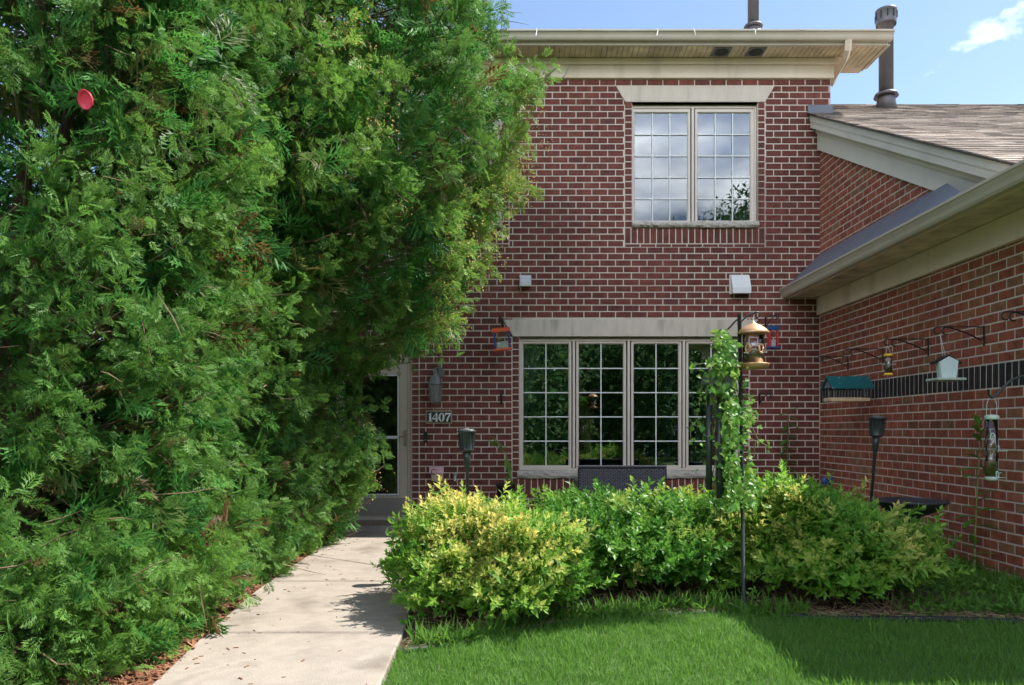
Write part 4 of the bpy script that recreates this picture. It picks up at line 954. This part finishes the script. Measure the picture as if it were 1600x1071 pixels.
for xx in (ba+.005, bb_-.055):
    for yy in (yb+.003, yb+.56):
        m = MB(); m.bbox(xx, xx+.05, yy, yy+.045, .036, .179 if yy < yb+.1 else .339, .005); m.build('leg', M['wicker'], t)

# blue garden stakes in the corner
for px, lab in ((1288, 'left of two blue stake tops above the right bush'), (1297.5, 'right of two blue stake tops above the right bush')):
    c = P(px, 750, 8.3); t = empty('garden_stake', (c.x, 8.3, 0), lab, 'stake', 'blue garden stakes')
    m = MB(); m.tube([(c.x-.02, 8.3, 0), (c.x, 8.3, c.z-.05)], .008, 8); m.build('pole', M['slate'], t)
    m = MB(); m.lathe([(.012, c.z-.06), (.028, c.z-.04), (.032, c.z), (.024, c.z+.02), (.0, c.z+.03)], (c.x, 8.3, 0), 12); m.build('finial', M['navy'], t)

# lawn edging pipe along the bed
m = MB(); bx_ = np.linspace(-.61, 3.93, 60)
m.tube([(x, bed_y(x)+.01+.012*math.sin(x*5), .006+.014*math.sin(x*1.6-2.6)) for x in bx_], .020, 8)
tag(m.build('lawn_edging', M['edging']), 'black plastic edging pipe between the lawn and the planting bed', 'edging')

# pink disc caught in the hedge
PD = P(134, 156, 3.63)
# ------------------------------------------------------------------ foliage templates
def leaf_tpl(w=.5, fold=.12, bend=.1):
    v = np.array([[0,0,0],[.42,w/2,fold],[1,0,-bend],[.42,-w/2,fold],[.42,0,.02]], float); t = np.array([[0,4,1],[0,3,4],[1,4,2],[4,3,2]]); return v, t
def heart_tpl():
    v = np.array([[0,0,0],[-.12,.3,.06],[.15,.46,.08],[.6,.26,.04],[1,0,-.12],[.6,-.26,.04],[.15,-.46,.08],[-.12,-.3,.06],[.35,0,-.02]], float)
    t = np.array([[8,i,i+1] for i in range(0, 7)]+[[8,7,0]]); return v, t
def shoot_tpl(nl, w, seed, spread=1.0, ll=.42):
    """leafy shoot of unit length along x, leaves spiralling; attr = age along the shoot"""
    g2 = np.random.default_rng(seed); lv, lt = leaf_tpl(w); Vs, Ts, A = [], [], []; o = 0
    for i in range(nl):
        s = .08+.92*i/(nl-1); a = i*2.4+g2.uniform(-.3, .3); el = (1.15-.75*s)*spread
        x = np.array([math.cos(el), math.sin(el)*math.cos(a), math.sin(el)*math.sin(a)]); up = np.array([1., 0, 0])-x*math.cos(el)*.0
        y = np.cross(up, x); y /= max(np.linalg.norm(y), 1e-6); z = np.cross(x, y)
        L = ll*(1-.45*s)*g2.uniform(.8, 1.2)
        Vs.append(lv @ np.array([x, y, z])*L+np.array([s*.8, 0, 0])); Ts.append(lt+o); A.append(np.full(len(lv), s)); o += len(lv)
    sv = np.array([[0,.008,0],[0,-.008,0],[.85,0,.004]]); Vs.append(sv); Ts.append(np.array([[0,1,2]])+o); A.append(np.zeros(3))
    return np.concatenate(Vs), np.concatenate(Ts), np.concatenate(A)
def frond_tpl(seed):
    """flat arborvitae spray of unit length along x in the xy plane, drooping at the tip"""
    g2 = np.random.default_rng(seed); Vs, Ts, A = [], [], []
    def strip(p, q, w, a0, a1, tri=False):
        o = len(Vs); d = q-p; nrm = np.array([-d[1], d[0], 0]); nrm /= max(np.linalg.norm(nrm), 1e-6); m_ = p+d*.55
        zt = g2.uniform(-.3, .3)*w
        if tri:
            Vs.extend([p-nrm*w*.8, p+nrm*w*.8, q]); A.extend([a0, a0, a1]); Ts.append([o, o+1, o+2]); return
        Vs.extend([p, m_+nrm*w+np.array([0, 0, zt]), q, m_-nrm*w-np.array([0, 0, zt])]); A.extend([a0, (a0+a1)/2, a1, (a0+a1)/2]); Ts.extend([[o, o+1, o+2], [o, o+2, o+3]])
    strip(np.array([0., 0, 0]), np.array([1., 0, 0]), .026, 0, .8)
    nb = 5
    for i in range(nb):
        for sgn in (-1, 1):
            s = .10+.80*(i+.5*(sgn > 0))/nb; L = .44*math.sin(math.pi*min(1, .18+.80*s))**.8*g2.uniform(.75, 1.2)+.06; an = sgn*math.radians(g2.uniform(34, 50))
            p = np.array([s, 0, 0]); d = np.array([math.cos(an), math.sin(an), g2.uniform(-.15, .15)]); q = p+d*L; strip(p, q, .034, .2+.4*s, .9)
            for f, sg in ((.35, 1), (.55, -1)):
                an2 = an+sg*math.radians(36); p2 = p+d*L*f; q2 = p2+np.array([math.cos(an2), math.sin(an2), g2.uniform(-.25, .25)])*L*.52; strip(p2, q2, .034, .4, 1, True)
    V = np.array(Vs); V[:, 2] += -.16*V[:, 0]**2-.25*np.abs(V[:, 1])**1.5; return V, np.array(Ts), np.array(A)
FR = [frond_tpl(i) for i in range(5)]

# ------------------------------------------------------------------ arborvitae hedge on the left
def arborvitae(base, ctrl, nclump, seed, lab, cones=0, top_yellow=0, ns=24, smin=.07, smax=.145):
    """ctrl: rows (z, axis x, axis y, radius)"""
    g2 = np.random.default_rng(seed); c = np.array(ctrl, float); zs = c[:, 0]
    t = empty('arborvitae_tree', (base[0], base[1], 0), lab, 'tree', 'arborvitae along the path')
    def axis(z): return np.interp(z, zs, c[:, 1]), np.interp(z, zs, c[:, 2]), np.interp(z, zs, c[:, 3])
    n = nclump*3
    z = g2.uniform(zs[0], zs[-1], n); z[::7] = g2.uniform(zs[0], .7, len(z[::7])); th = g2.uniform(0, 2*np.pi, n)
    ax, ay, r = axis(z)
    keep = g2.random(n) < r/r.max()
    face = -np.sin(th)*.9+np.cos(th)*.5      # towards the camera and the path
    keep &= g2.random(n) < np.where(face > -.25, 1, .28)
    z, th, ax, ay, r = z[keep][:nclump], th[keep][:nclump], ax[keep][:nclump], ay[keep][:nclump], r[keep][:nclump]; n = len(z)
    o = np.stack([np.cos(th), np.sin(th), np.zeros(n)], 1)
    p0 = np.stack([ax, ay, z], 1)
    lump = vnoise(p0+o*r[:, None], 3.0, seed)*.13+vnoise(p0+o*r[:, None], 7.0, seed+1)*.07+g2.uniform(-.10, .06, n)
    p = p0+o*(r*(1+lump))[:, None]
    parts = []; twv = MB()
    # outer clumps
    idx = np.repeat(np.arange(n), ns); m = len(idx); oo = o[idx]
    up = np.array([0, 0, 1.]); tang = np.cross(oo, up)
    bd = norm(oo*.8+tang*np.repeat(g2.normal(0, .45, n), ns)[:, None]+up*np.repeat(g2.normal(.15, .35, n), ns)[:, None])
    s = g2.random(m)
    pos = p[idx]-bd*(.34*(1-s))[:, None]+g2.normal(0, .055, (m, 3))*np.array([1, 1, 1.1])
    dirn = norm(bd*.75+g2.normal(0, .55, (m, 3))+up*(g2.normal(-.22, .35, m))[:, None])
    nr = norm(g2.normal(0, 1, (m, 3))+oo*.35+up*.15)
    fr = frames(dirn, nr); size = g2.uniform(smin, smax, m)*np.clip(np.repeat(g2.uniform(.8, 1.2, n), ns), .7, 1.3)
    cy = np.clip(vnoise(p, 2.2, seed+5)*.5+.38+g2.normal(0, .22, n), 0, 1)
    yel = np.clip(vnoise(p, 1.6, seed+9)*.33+.08+.10*(z-2.4)*(.4+top_yellow), 0, .7)  # foliage tint gets yellower with height
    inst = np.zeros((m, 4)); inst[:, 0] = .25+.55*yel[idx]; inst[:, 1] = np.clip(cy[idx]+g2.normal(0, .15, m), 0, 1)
    br = np.repeat((g2.random(n) < .012)*1.0, ns); inst[:, 2] = np.clip(br*.8+(g2.random(m) < .012)*.9, 0, 1); inst[:, 3] = .18*yel[idx]
    which = g2.integers(0, 5, m)
    for q in range(5):
        k = which == q; V, T, A = FR[q]; parts.append(scatter(V, T, pos[k], fr[k], size[k], A, inst[k]))
    # older inner foliage, thinner and browner
    m = nclump*7; z2 = g2.uniform(zs[0], zs[-1]*.98, m); th2 = g2.uniform(0, 2*np.pi, m); ax, ay, r2 = axis(z2); rr = r2*g2.uniform(.40, .90, m)
    pos2 = np.stack([ax+np.cos(th2)*rr, ay+np.sin(th2)*rr, z2], 1)
    fr2 = frames(g2.normal(0, 1, (m, 3))+np.stack([np.cos(th2), np.sin(th2), np.full(m, -.2)], 1)*.8, g2.normal(0, 1, (m, 3)))
    inst2 = np.zeros((m, 4)); inst2[:, 1] = g2.uniform(0, .4, m); inst2[:, 2] = (g2.random(m) < .22)*g2.uniform(.4, 1, m)
    parts.append(scatter(*FR[seed % 5][:2], pos2, fr2, g2.uniform(.18, .34, m), FR[seed % 5][2]*0, inst2))
    V, T, C = merge(parts); tag(np_mesh('crown', V, T, M['arbor'], t, tint=C), kind='stuff')
    # trunk, limbs, twigs
    tk = MB(); tops = []
    for q in range(3):
        a = q*2.1+seed; bx0 = Vector((base[0]+.12*math.cos(a), base[1]+.12*math.sin(a), 0)); pts = []
        for zz_ in np.linspace(0, zs[-1]*.9, 8):
            x_, y_, r_ = axis(max(zz_, zs[0])); f = zz_/zs[-1]; pts.append(Vector((base[0]+(x_-base[0])*min(1, f*1.6)+.3*f*math.cos(a)*r_, base[1]+(y_-base[1])*min(1, f*1.6)+.3*f*math.sin(a)*r_, zz_)))
        tk.tube(pts, [.075*(1-.85*i/7) for i in range(8)], 8)
    tk.build('trunk', M['bark'], t)
    lb = MB()
    for i in range(0, n, 2):
        e = Vector(p[i]); x_, y_, r_ = axis(z[i]-.35); s0 = Vector((x_, y_, max(.1, z[i]-.45))).lerp(e, g2.uniform(.15, .4)); mid = s0.lerp(e, .55)+Vector((0, 0, -.05))+Vector(g2.normal(0, .04, 3))
        lb.tube([s0, mid, e-Vector(o[i])*.10], [.011, .007, .0025], 4, False, False)
    for i in range(n):
        e = Vector(p[i])-Vector(o[i])*float(g2.uniform(.1, .4))+Vector(g2.normal(0, .12, 3)); q = e+Vector(g2.normal(0, .11, 3))+Vector(o[i])*.12
        lb.tube([e, e.lerp(q, .5)+Vector(g2.normal(0, .015, 3)), q], [.004, .003, .001], 3, False, False)
    tag(lb.build('branches', M['twig'], t), kind='stuff')
    if cones:
        sel = np.nonzero((yel > .22) & (face[keep][:nclump] > -.1))[0]
        if len(sel):
            k = g2.choice(sel, cones); cp = p[k]+g2.normal(0, .075, (cones, 3))+o[k]*.03
            ov = np.array([[1,0,0],[-1,0,0],[0,.6,0],[0,-.6,0],[0,0,.6],[0,0,-.6]], float); ot = np.array([[0,2,4],[2,1,4],[1,3,4],[3,0,4],[2,0,5],[1,2,5],[3,1,5],[0,3,5]])
            V, T, C = scatter(ov, ot, cp, frames(g2.normal(0, 1, (cones, 3)), g2.normal(0, 1, (cones, 3))), g2.uniform(.006, .0135, cones))
            tag(np_mesh('seed_cones', V, T, M['cone'], t), kind='stuff')
    return t
def ctl(rows): return [(z, e-r, y, r) for z, e, y, r in rows]      # z, right edge, axis y, radius
arborvitae((-2.6, 8.0), ctl([(.06, -1.88, 7.9, .9), (.5, -1.74, 7.85, 1.05), (.9, -1.54, 7.8, 1.1), (1.2, -1.48, 7.75, 1.15), (1.65, -1.42, 7.6, 1.2), (1.92, -1.36, 7.5, 1.25), (2.06, -.86, 7.5, 1.35), (2.2, -.52, 7.5, 1.4), (2.4, -.36, 7.45, 1.45), (3.0, -.12, 7.4, 1.5), (3.5, -.03, 7.4, 1.55), (3.9, .08, 7.35, 1.62), (4.35, .19, 7.35, 1.62), (4.9, .02, 7.35, 1.55), (5.5, -.5, 7.4, 1.35), (6.3, -1.2, 7.5, .9), (6.9, -1.8, 7.5, .2)]),
           640, 21, 'arborvitae bulging over the front door, the one nearest the house', 9000, .5)
arborvitae((-2.85, 6.25), ctl([(.05, -1.86, 6.0, 1.1), (.35, -1.72, 6.05, 1.15), (1.2, -1.78, 6.1, 1.05), (2.2, -1.5, 6.1, 1.2), (3.2, -1.15, 6.1, 1.3), (4.4, -1.1, 6.2, 1.3), (5.6, -1.5, 6.2, 1.05), (6.6, -2.3, 6.2, .3)]),
           480, 22, 'arborvitae in the middle of the hedge beside the sunlit path', 3600, .2, 30, .06, .125)
arborvitae((-3.05, 4.75), ctl([(.03, -1.66, 4.2, 1.25), (.35, -1.52, 4.25, 1.35), (1.2, -1.70, 4.55, 1.28), (2.2, -1.62, 4.7, 1.25), (3.2, -1.55, 4.8, 1.2), (4.2, -1.65, 4.9, 1.1), (5.2, -2.0, 4.9, .8), (6.0, -2.6, 4.9, .2)]),
           600, 23, 'arborvitae at the left edge of the photo, nearest the camera', 2400, .08, 40, .05, .105)

t = empty('toy_disc', PD, 'pink plastic disc caught in the arborvitae at upper left', 'disc')
m = MB(); m.lathe([(0, .012), (.028, .012), (.04, .006), (.046, -.006), (.043, -.008), (.036, .001), (.026, .005), (0, .005)], n=24); m.xf(Matrix.Translation(PD) @ Matrix.Rotation(math.radians(-70), 4, 'X') @ Matrix.Rotation(.35, 4, 'Y')); m.build('dish', M['hotpink'], t)

# ------------------------------------------------------------------ bushes in the bed
def bush(name, base, rad, zc_, rz, nshoot, seed, lab, mat, tpl, size, young, tilt=0, zmin=.04, cat='bush', group=None, extra=None):
    g2 = np.random.default_rng(seed); t = empty(name, (base[0], base[1], 0), lab, cat, group)
    n = nshoot; u = rnd(n, 3); u = norm(g2.normal(0, 1, (n, 3))); u[:, 2] = np.abs(u[:, 2])*1.0-.42*g2.random(n); u = norm(u)
    wgt = np.where(u[:, 1] > .35, .45, 1); k = g2.random(n) < wgt; u = u[k]; n = len(u)
    lump = 1+.16*vnoise(u*1.0, 3.2, seed)+.12*vnoise(u, 7.5, seed+1)+.07*vnoise(u, 17., seed+2)
    lump = lump/np.maximum(.86, (np.abs(u)**3.2).sum(1)**(1/3.2))   # boxier than a ball
    depth = 1-np.abs(g2.normal(0, .16, n))
    pos = np.array([base[0], base[1], zc_])+u*np.array([rad[0], rad[1], rz])*(lump*depth)[:, None]
    stray = g2.random(n) < .06; pos += u*(stray*g2.uniform(.04, .13, n))[:, None]
    pos[:, 2] += tilt*u[:, 0]*np.clip(u[:, 2]+.3, 0, 1)
    low = pos[:, 2] < zmin+.02; pos[:, 2] = np.where(low, zmin+g2.random(n)*.22, pos[:, 2])
    d = norm(u*np.array([1, 1, .7])+np.array([0, 0, .55])+g2.normal(0, .38, (n, 3)))
    fr = frames(d, g2.normal(0, 1, (n, 3))); sz = g2.uniform(size*.5, size*1.3, n)*(1+.25*stray)
    topn = np.clip(u[:, 2]*.9+.25, 0, 1); patch = np.clip(.32+1.0*vnoise(pos, 6.0, seed+3)+.5*vnoise(pos, 15.0, seed+4), 0, 1.1)
    inst = np.zeros((n, 4)); inst[:, 0] = np.clip(young*(.3+.7*topn)*(.22+patch)*np.clip(depth*3-2, 0, 1), 0, 1.2); inst[:, 1] = g2.uniform(0, 1, n); inst[:, 2] = (g2.random(n) < .02)*.6
    inst[:, 3] = -.15
    parts = []; w_ = g2.integers(0, len(tpl), n)
    for q in range(len(tpl)):
        kk = w_ == q; parts.append(scatter(*tpl[q][:2], pos[kk]-d[kk]*(sz[kk]*.5)[:, None], fr[kk], sz[kk], tpl[q][2], inst[kk]))
    V, T, C = merge(parts); tag(np_mesh('foliage', V, T, mat, t, tint=C), kind='stuff')
    st = MB()
    for i in range(90):
        j = g2.integers(0, n); e = Vector(pos[j]); a = g2.uniform(0, 6.28); b0 = Vector((base[0]+rad[0]*.35*math.cos(a), base[1]+rad[1]*.35*math.sin(a), .01))
        st.tube([b0, b0.lerp(e, .5)+Vector((0, 0, .10))+Vector(g2.normal(0, .05, 3)), e], [.006, .004, .0015], 4, False, False)
    for i in range(60):          # dead twigs low at the front
        a = g2.uniform(3.3, 6.1); b0 = Vector((base[0]+rad[0]*.8*math.cos(a), base[1]+rad[1]*.8*math.sin(a), .02)); q = b0+Vector((g2.normal(0, .12), g2.normal(-.02, .05), abs(g2.normal(.10, .10))))
        st.tube([b0, b0.lerp(q, .5)+Vector(g2.normal(0, .03, 3)), q], [.003, .0025, .001], 3, False, False)
    tag(st.build('stems', M['twig'], t), kind='stuff')
    return t, pos, u
SP = [shoot_tpl(10, .52, i, 1.1, .44) for i in range(4)]
SG = [shoot_tpl(9, .56, 10+i, 1.15, .46) for i in range(4)]
bush('spirea_bush', (-.13, 5.08), (.54, .68),   .29, .40, 3900, 31, 'yellow tipped golden spirea bush beside the concrete path', M['spirea'], SP, .132, 1.05, group='bushes in front of the patio')
bush('spirea_bush', (2.24, 5.46), (.68, .70), .31, .43, 4000, 33, 'green spirea bush with a few pale tips beside the right wall', M['spirea'], SP, .145, 1.0, -.25, group='bushes in front of the patio')
bush('leafy_bush', (1.00, 5.78), (.70, .60), .30, .38, 3500, 32, 'dark green bush tangled with vines in the middle of the bed', M['dark_leaf'], SG, .148, .75, group='bushes in front of the patio')

# climbing vine on hook and chime
hv, ht = heart_tpl()
g2 = np.random.default_rng(5)
t = empty('climbing_vine', ((1135-CX)*5.06/FPX, 5.06, 0), 'bright green heart leaved vine climbing over the wind chime and hook', 'vine')
n = 1900; py = 518+ (795-518)*g2.random(n)**.9; f = (py-518)/277
ctr = 1127+20*f+6*np.sin(py*.06); wd = np.interp(py, [515, 530, 560, 620, 700, 790], [6, 13, 24, 27, 28, 34])
px = ctr+g2.normal(0, .55, n)*wd
k = ~((py > 612) & (py < 775) & (px > 1096) & (px < 1131) & (g2.random(n) < .9)) & ~((np.abs(px-1158) < 5) & (g2.random(n) < .8)) & ~((py > 586) & (py < 606) & (px > 1096) & (px < 1140) & (g2.random(n) < .6)); px, py = px[k], py[k]; n = len(px)
d_ = 4.90+g2.normal(0, .07, n)
pos = np.stack([(px-CX)*d_/FPX, d_, CAMZ+(CY-py)*d_/FPX], 1)
dr = np.stack([g2.normal(0, .8, n), -np.abs(g2.normal(.3, .4, n)), g2.normal(-.7, .5, n)], 1); nr = np.stack([g2.normal(0, .5, n), np.full(n, -.9), g2.normal(.4, .4, n)], 1)
inst = np.zeros((n, 4)); inst[:, 1] = g2.random(n); inst[:, 3] = np.clip(g2.normal(.12, .2, n), 0, .7)
V, T, C = scatter(hv, ht, pos, frames(dr, nr), g2.uniform(.015, .048, n)*(1+.3*(g2.random(n) < .1)), np.zeros(len(hv)), inst)
tag(np_mesh('vine_leaves', V, T, M['vine'], t, tint=C), kind='stuff')
vs = MB()
for q in range(16):
    x0 = ((1133+g2.normal(0, 14))-CX)*5.04/FPX; ph = g2.uniform(0, 6)
    vs.tube([(x0+.035*math.sin(zz_*9+ph)-.05*(zz_-.6)/1.3*(1 if q % 2 else .2), 5.04+.03*math.cos(zz_*8+ph), zz_) for zz_ in np.linspace(.62, g2.uniform(1.2, 1.85), 14)], .0035, 5, True, False)
for pts in ([(1128, 560), (1105, 567), (1083, 571)], [(1120, 640), (1092, 655), (1078, 668), (1080, 690)], [(1165, 640), (1172, 662), (1186, 690), (1206, 701)], [(1160, 600), (1170, 625), (1176, 650)], [(1110, 590), (1095, 610), (1092, 632)], [(1165, 680), (1180, 690), (1178, 715)]):
    vs.tube([P(a, b_, 4.98) for a, b_ in pts], .0028, 5, True, False)
tag(vs.build('vine_stems', M['stem'], t), kind='stuff')
tr = []
for pts in ([(1105, 567), (1083, 571)], [(1092, 655), (1080, 672), (1080, 690), (1086, 668)], [(1172, 662), (1186, 690), (1200, 700)], [(1176, 650), (1170, 625)], [(1095, 610), (1092, 632)]):
    for a, b_ in pts:
        for q in range(4): tr.append(np.array(P(a+g2.normal(0, 4), b_+g2.normal(0, 5), 4.98+g2.normal(0, .02))))
tr = np.array(tr); n = len(tr); inst = np.zeros((n, 4)); inst[:, 1] = g2.random(n); inst[:, 3] = .15
V, T, C = scatter(hv, ht, tr, frames(g2.normal(0, 1, (n, 3))+np.array([0, 0, -.6]), g2.normal(0, .5, (n, 3))+np.array([0, -1, .3])), g2.uniform(.018, .035, n), np.zeros(len(hv)), inst)
tag(np_mesh('tendril_leaves', V, T, M['vine'], t, tint=C), kind='stuff')

# single tall plants: every leaf big enough to tell apart is a part
def lance_leaf(t, p, d, L, w, mat, young=.0, gr=.3):
    d = Vector(d).normalized(); side = d.cross(Vector((0, 0, 1))).normalized(); up = side.cross(d).normalized(); K = 5; V = []
    for i in range(K+1):
        s = i/K; wd = w*math.sin(math.pi*min(1, .06+.94*s))**.8*.5; c = Vector(p)+d*L*s-Vector((0, 0, 1))*L*.22*s*s
        V += [c+side*wd+up*wd*.35, c, c-side*wd+up*wd*.35]
    T = []
    for i in range(K):
        for j in (0, 1):
            a = i*3+j; T += [[a, a+1, a+4], [a, a+4, a+3]]
    return np_mesh('leaf', np.array([tuple(v) for v in V]), np.array(T), mat, t, tint=np.tile([young, gr, 0], (len(V), 1)), smooth=True)
g2 = np.random.default_rng(9)
d0 = 6.2
t = empty('milkweed_plant', ((1524-CX)*d0/FPX, d0, 0), 'single tall lance leaved stem standing against the right wall', 'plant', None)
stem = [(1522, 905), (1523, 850), (1525, 800), (1528, 745), (1531, 705), (1530, 680), (1528, 668)]
m = MB(); m.tube([P(a, b_, d0) for a, b_ in stem], [.008, .008, .007, .006, .005, .004, .003], 6); m.build('stem', M['stem'], t)
for py, dx, dz, L in ((875, -.3, .2, .12), (866, .9, .25, .17), (858, -.9, .5, .15), (852, -.4, .9, .14), (822, .9, .1, .19), (812, -.35, -.1, .16), (808, -1, .15, .2), (800, .9, .3, .22), (795, -1, .35, .22), (786, .5, .5, .14), (775, .8, .5, .17), (745, -1, .2, .24), (742, .9, .4, .2), (733, -1, .1, .2), (725, .6, -.8, .16), (717, -1, .45, .2), (706, -1, .25, .18), (698, .5, -.6, .12), (690, -.6, .6, .16), (684, .3, .8, .14), (676, -.8, .8, .14), (668, .5, 1, .14), (667, -.3, 1.2, .14)):
    x = np.interp(-py, [-q[1] for q in stem], [q[0] for q in stem]); lance_leaf(t, P(x, py, d0), (dx, g2.uniform(-.6, -.1), dz), L, .06, M['dark_leaf'], .1 if py > 850 or py < 680 else 0, .45)
d0 = 9.45
t = empty('potted_vine', ((1230-CX)*d0/FPX, d0, .036), 'dark leafy stem growing up the brick near the inside corner', 'plant')
stem = [(1226, 800), (1227, 760), (1230, 720), (1231, 690), (1232, 665), (1231, 643)]
m = MB(); m.tube([P(a, b_, d0) for a, b_ in stem], .005, 6); m.build('stem', M['stem'], t)
for i, py in enumerate(np.linspace(642, 770, 26)):
    x = np.interp(-py, [-q[1] for q in stem], [q[0] for q in stem]); lance_leaf(t, P(x, py, d0), ((-1) ** i*.9, g2.uniform(-.7, -.2), g2.uniform(-.5, .4)), g2.uniform(.09, .16), .075, M['dark_leaf'], 0, .3)
d0 = 9.2
t = empty('potted_plant', ((793-CX)*d0/FPX, d0, .036), 'drooping stem in a black pot left of the lower window', 'plant')
m = MB(); c = P(790, 760, d0); m.lathe([(.08, .036), (.11, c.z), (.12, c.z+.004), (.12, c.z+.03), (.10, c.z+.03), (.09, c.z)], (c.x, d0, 0), 18); m.build('pot', M['black'], t)
stem = [(800, 762), (797, 735), (791, 712), (783, 697), (774, 686), (766, 682), (763, 690)]
m = MB(); m.tube([P(a, b_, d0) for a, b_ in stem], [.008, .008, .007, .006, .005, .004, .002], 6); m.build('stem', M['stem'], t)
for i, (px, py) in enumerate([(799, 755), (797, 740), (795, 728), (791, 716), (787, 705), (781, 697), (775, 690), (768, 686), (764, 688), (763, 690), (798, 748), (793, 720), (800, 760), (802, 760), (797, 760)]):
    lance_leaf(t, P(px, py, d0), (g2.normal(0, .7), -.5, g2.uniform(-1.3, -.1) if i < 12 else .8), g2.uniform(.10, .2), .045, M['vine'], .1, .5)

# ------------------------------------------------------------------ grass, weeds
gv = np.array([[-.045,0,0],[.045,0,0],[-.034,.12,.5],[.034,.12,.5],[0,.42,1.0]], float); gt_ = np.array([[0,1,3],[0,3,2],[2,3,4]])
g2 = np.random.default_rng(3)
n = 170000; y = 1.8+g2.random(n)**.85*3.4; x = g2.uniform(-.62, 5.2, n)
k = (y < bed_y(x)+g2.normal(0, .03, n)+.02) & (x > np.interp(y, [p[0] for p in RE], [p[1] for p in RE])+np.abs(g2.normal(0, .012, n))); x, y = x[k], y[k]; n = len(x)
a = g2.uniform(0, 6.28, n); fx_ = np.stack([np.cos(a), np.sin(a), np.zeros(n)], 1); zt_ = norm(np.stack([g2.normal(0, .28, n), g2.normal(0, .28, n), np.ones(n)], 1)); yt = norm(np.cross(zt_, fx_)); xt = np.cross(yt, zt_)
pos = np.stack([x, y, np.zeros(n)], 1); pch = vnoise(pos, 3.0, 77)*.38+vnoise(pos, 9., 78)*.32+vnoise(pos, 31., 79)*.25
inst = np.zeros((n, 4)); inst[:, 1] = np.clip(.5+pch+g2.normal(0, .2, n), 0, 1); inst[:, 2] = (g2.random(n) < .05+.10*(vnoise(pos, 5., 80) > .55))*g2.uniform(.2, .8, n); inst[:, 3] = np.clip(g2.normal(.14, .22, n)+pch*.25, 0, .9)
V, T, C = scatter(gv, gt_, pos, np.stack([xt, yt, zt_], 1), g2.uniform(.022, .056, n)*(1+.3*pch)*(1+.6*(g2.random(n) < .03)), np.zeros(5), inst)
tag(np_mesh('lawn_grass', V, T, M['grass']), kind='stuff')
n = 9000; x = g2.uniform(2.3, 3.92, n); y = g2.uniform(4.75, 7.2, n); k = (vnoise(np.stack([x, y, x*0], 1), 5, 4) > -.35) & (x > 2.5+.25*g2.random(n)); x, y = x[k], y[k]; n = len(x)
x2 = g2.uniform(-.55, 1.9, 1500); y2 = bed_y(x2)+np.abs(g2.normal(0, .07, 1500))+.05*np.sin(x2*7); x = np.concatenate([x, x2]); y = np.concatenate([y, y2]); n = len(x)
a = g2.uniform(0, 6.28, n); fx_ = np.stack([np.cos(a), np.sin(a), np.zeros(n)], 1); zt_ = norm(np.stack([g2.normal(0, .5, n), g2.normal(0, .5, n), np.ones(n)], 1)); yt = norm(np.cross(zt_, fx_)); xt = np.cross(yt, zt_)
inst = np.zeros((n, 4)); inst[:, 1] = g2.random(n)*.7; inst[:, 3] = np.clip(g2.normal(.03, .12, n), 0, .5)
p1 = scatter(gv*np.array([1.4, 1, 1]), gt_, np.stack([x, y, np.full(n, .01)], 1), np.stack([xt, yt, zt_], 1), g2.uniform(.04, .15, n), np.zeros(5), inst)
n = 2600; x = g2.uniform(2.55, 3.9, n); y = g2.uniform(4.78, 7.0, n); pos = np.stack([x, y, g2.uniform(.02, .10, n)], 1); lv, lt = leaf_tpl(.6)
inst = np.zeros((n, 4)); inst[:, 1] = g2.random(n); inst[:, 3] = np.clip(g2.normal(.05, .12, n), 0, .5)
p2 = scatter(lv, lt, pos, frames(g2.normal(0, 1, (n, 3))*np.array([1, 1, .4]), g2.normal(0, .3, (n, 3))+np.array([0, 0, 1])), g2.uniform(.025, .06, n), np.zeros(len(lv)), inst)
V, T, C = merge([p1, p2]); tag(np_mesh('weeds', V, T, M['grass']), kind='stuff')

# ------------------------------------------------------------------ woodland across the lawn behind us, seen in the window reflections
g2 = np.random.default_rng(41); parts = []
lv, lt = np.array([[0,0,0],[.5,.3,.05],[1,0,-.1],[.5,-.3,.05]], float), np.array([[0,2,1],[0,3,2]])
for q in range(51):
    row = q % 3; cx_ = -38+(q//3)*4.6+row*1.6+g2.normal(0, 1.0); cy_ = -15-row*4+g2.normal(0, 1.5)-.02*abs(cx_); h_ = g2.uniform(6.2, 8.8)+(5.8 if 10.5 < cx_ < 17 else 0); n = 3200
    u = norm(g2.normal(0, 1, (n, 3))); rr = np.array([h_*.36, h_*.30, h_*.52])
    n = n*4 if h_ > 10 else n; u = norm(g2.normal(0, 1, (n, 3)))
    pos = np.array([cx_, cy_, h_*.46])+u*rr*(1+.22*vnoise(u, 4, q))[:, None]*(1-.6*g2.random((n, 1))**2); pos[:, 2] = np.maximum(pos[:, 2], .2+g2.random(n)*.8)
    inst = np.zeros((n, 4)); inst[:, 1] = g2.random(n); inst[:, 3] = np.clip(g2.normal(.05, .2, n), 0, .6)
    parts.append(scatter(lv, lt, pos, frames(g2.normal(0, 1, (n, 3)), g2.normal(0, 1, (n, 3))), g2.uniform(.18, .46, n)*(1+.5*(row == 2))*(.62 if h_ > 10 else 1), np.zeros(len(lv)), inst))
V, T, C = merge(parts); tag(np_mesh('woodland', V, T, M['wood_far'], tint=None if False else C), kind='stuff')
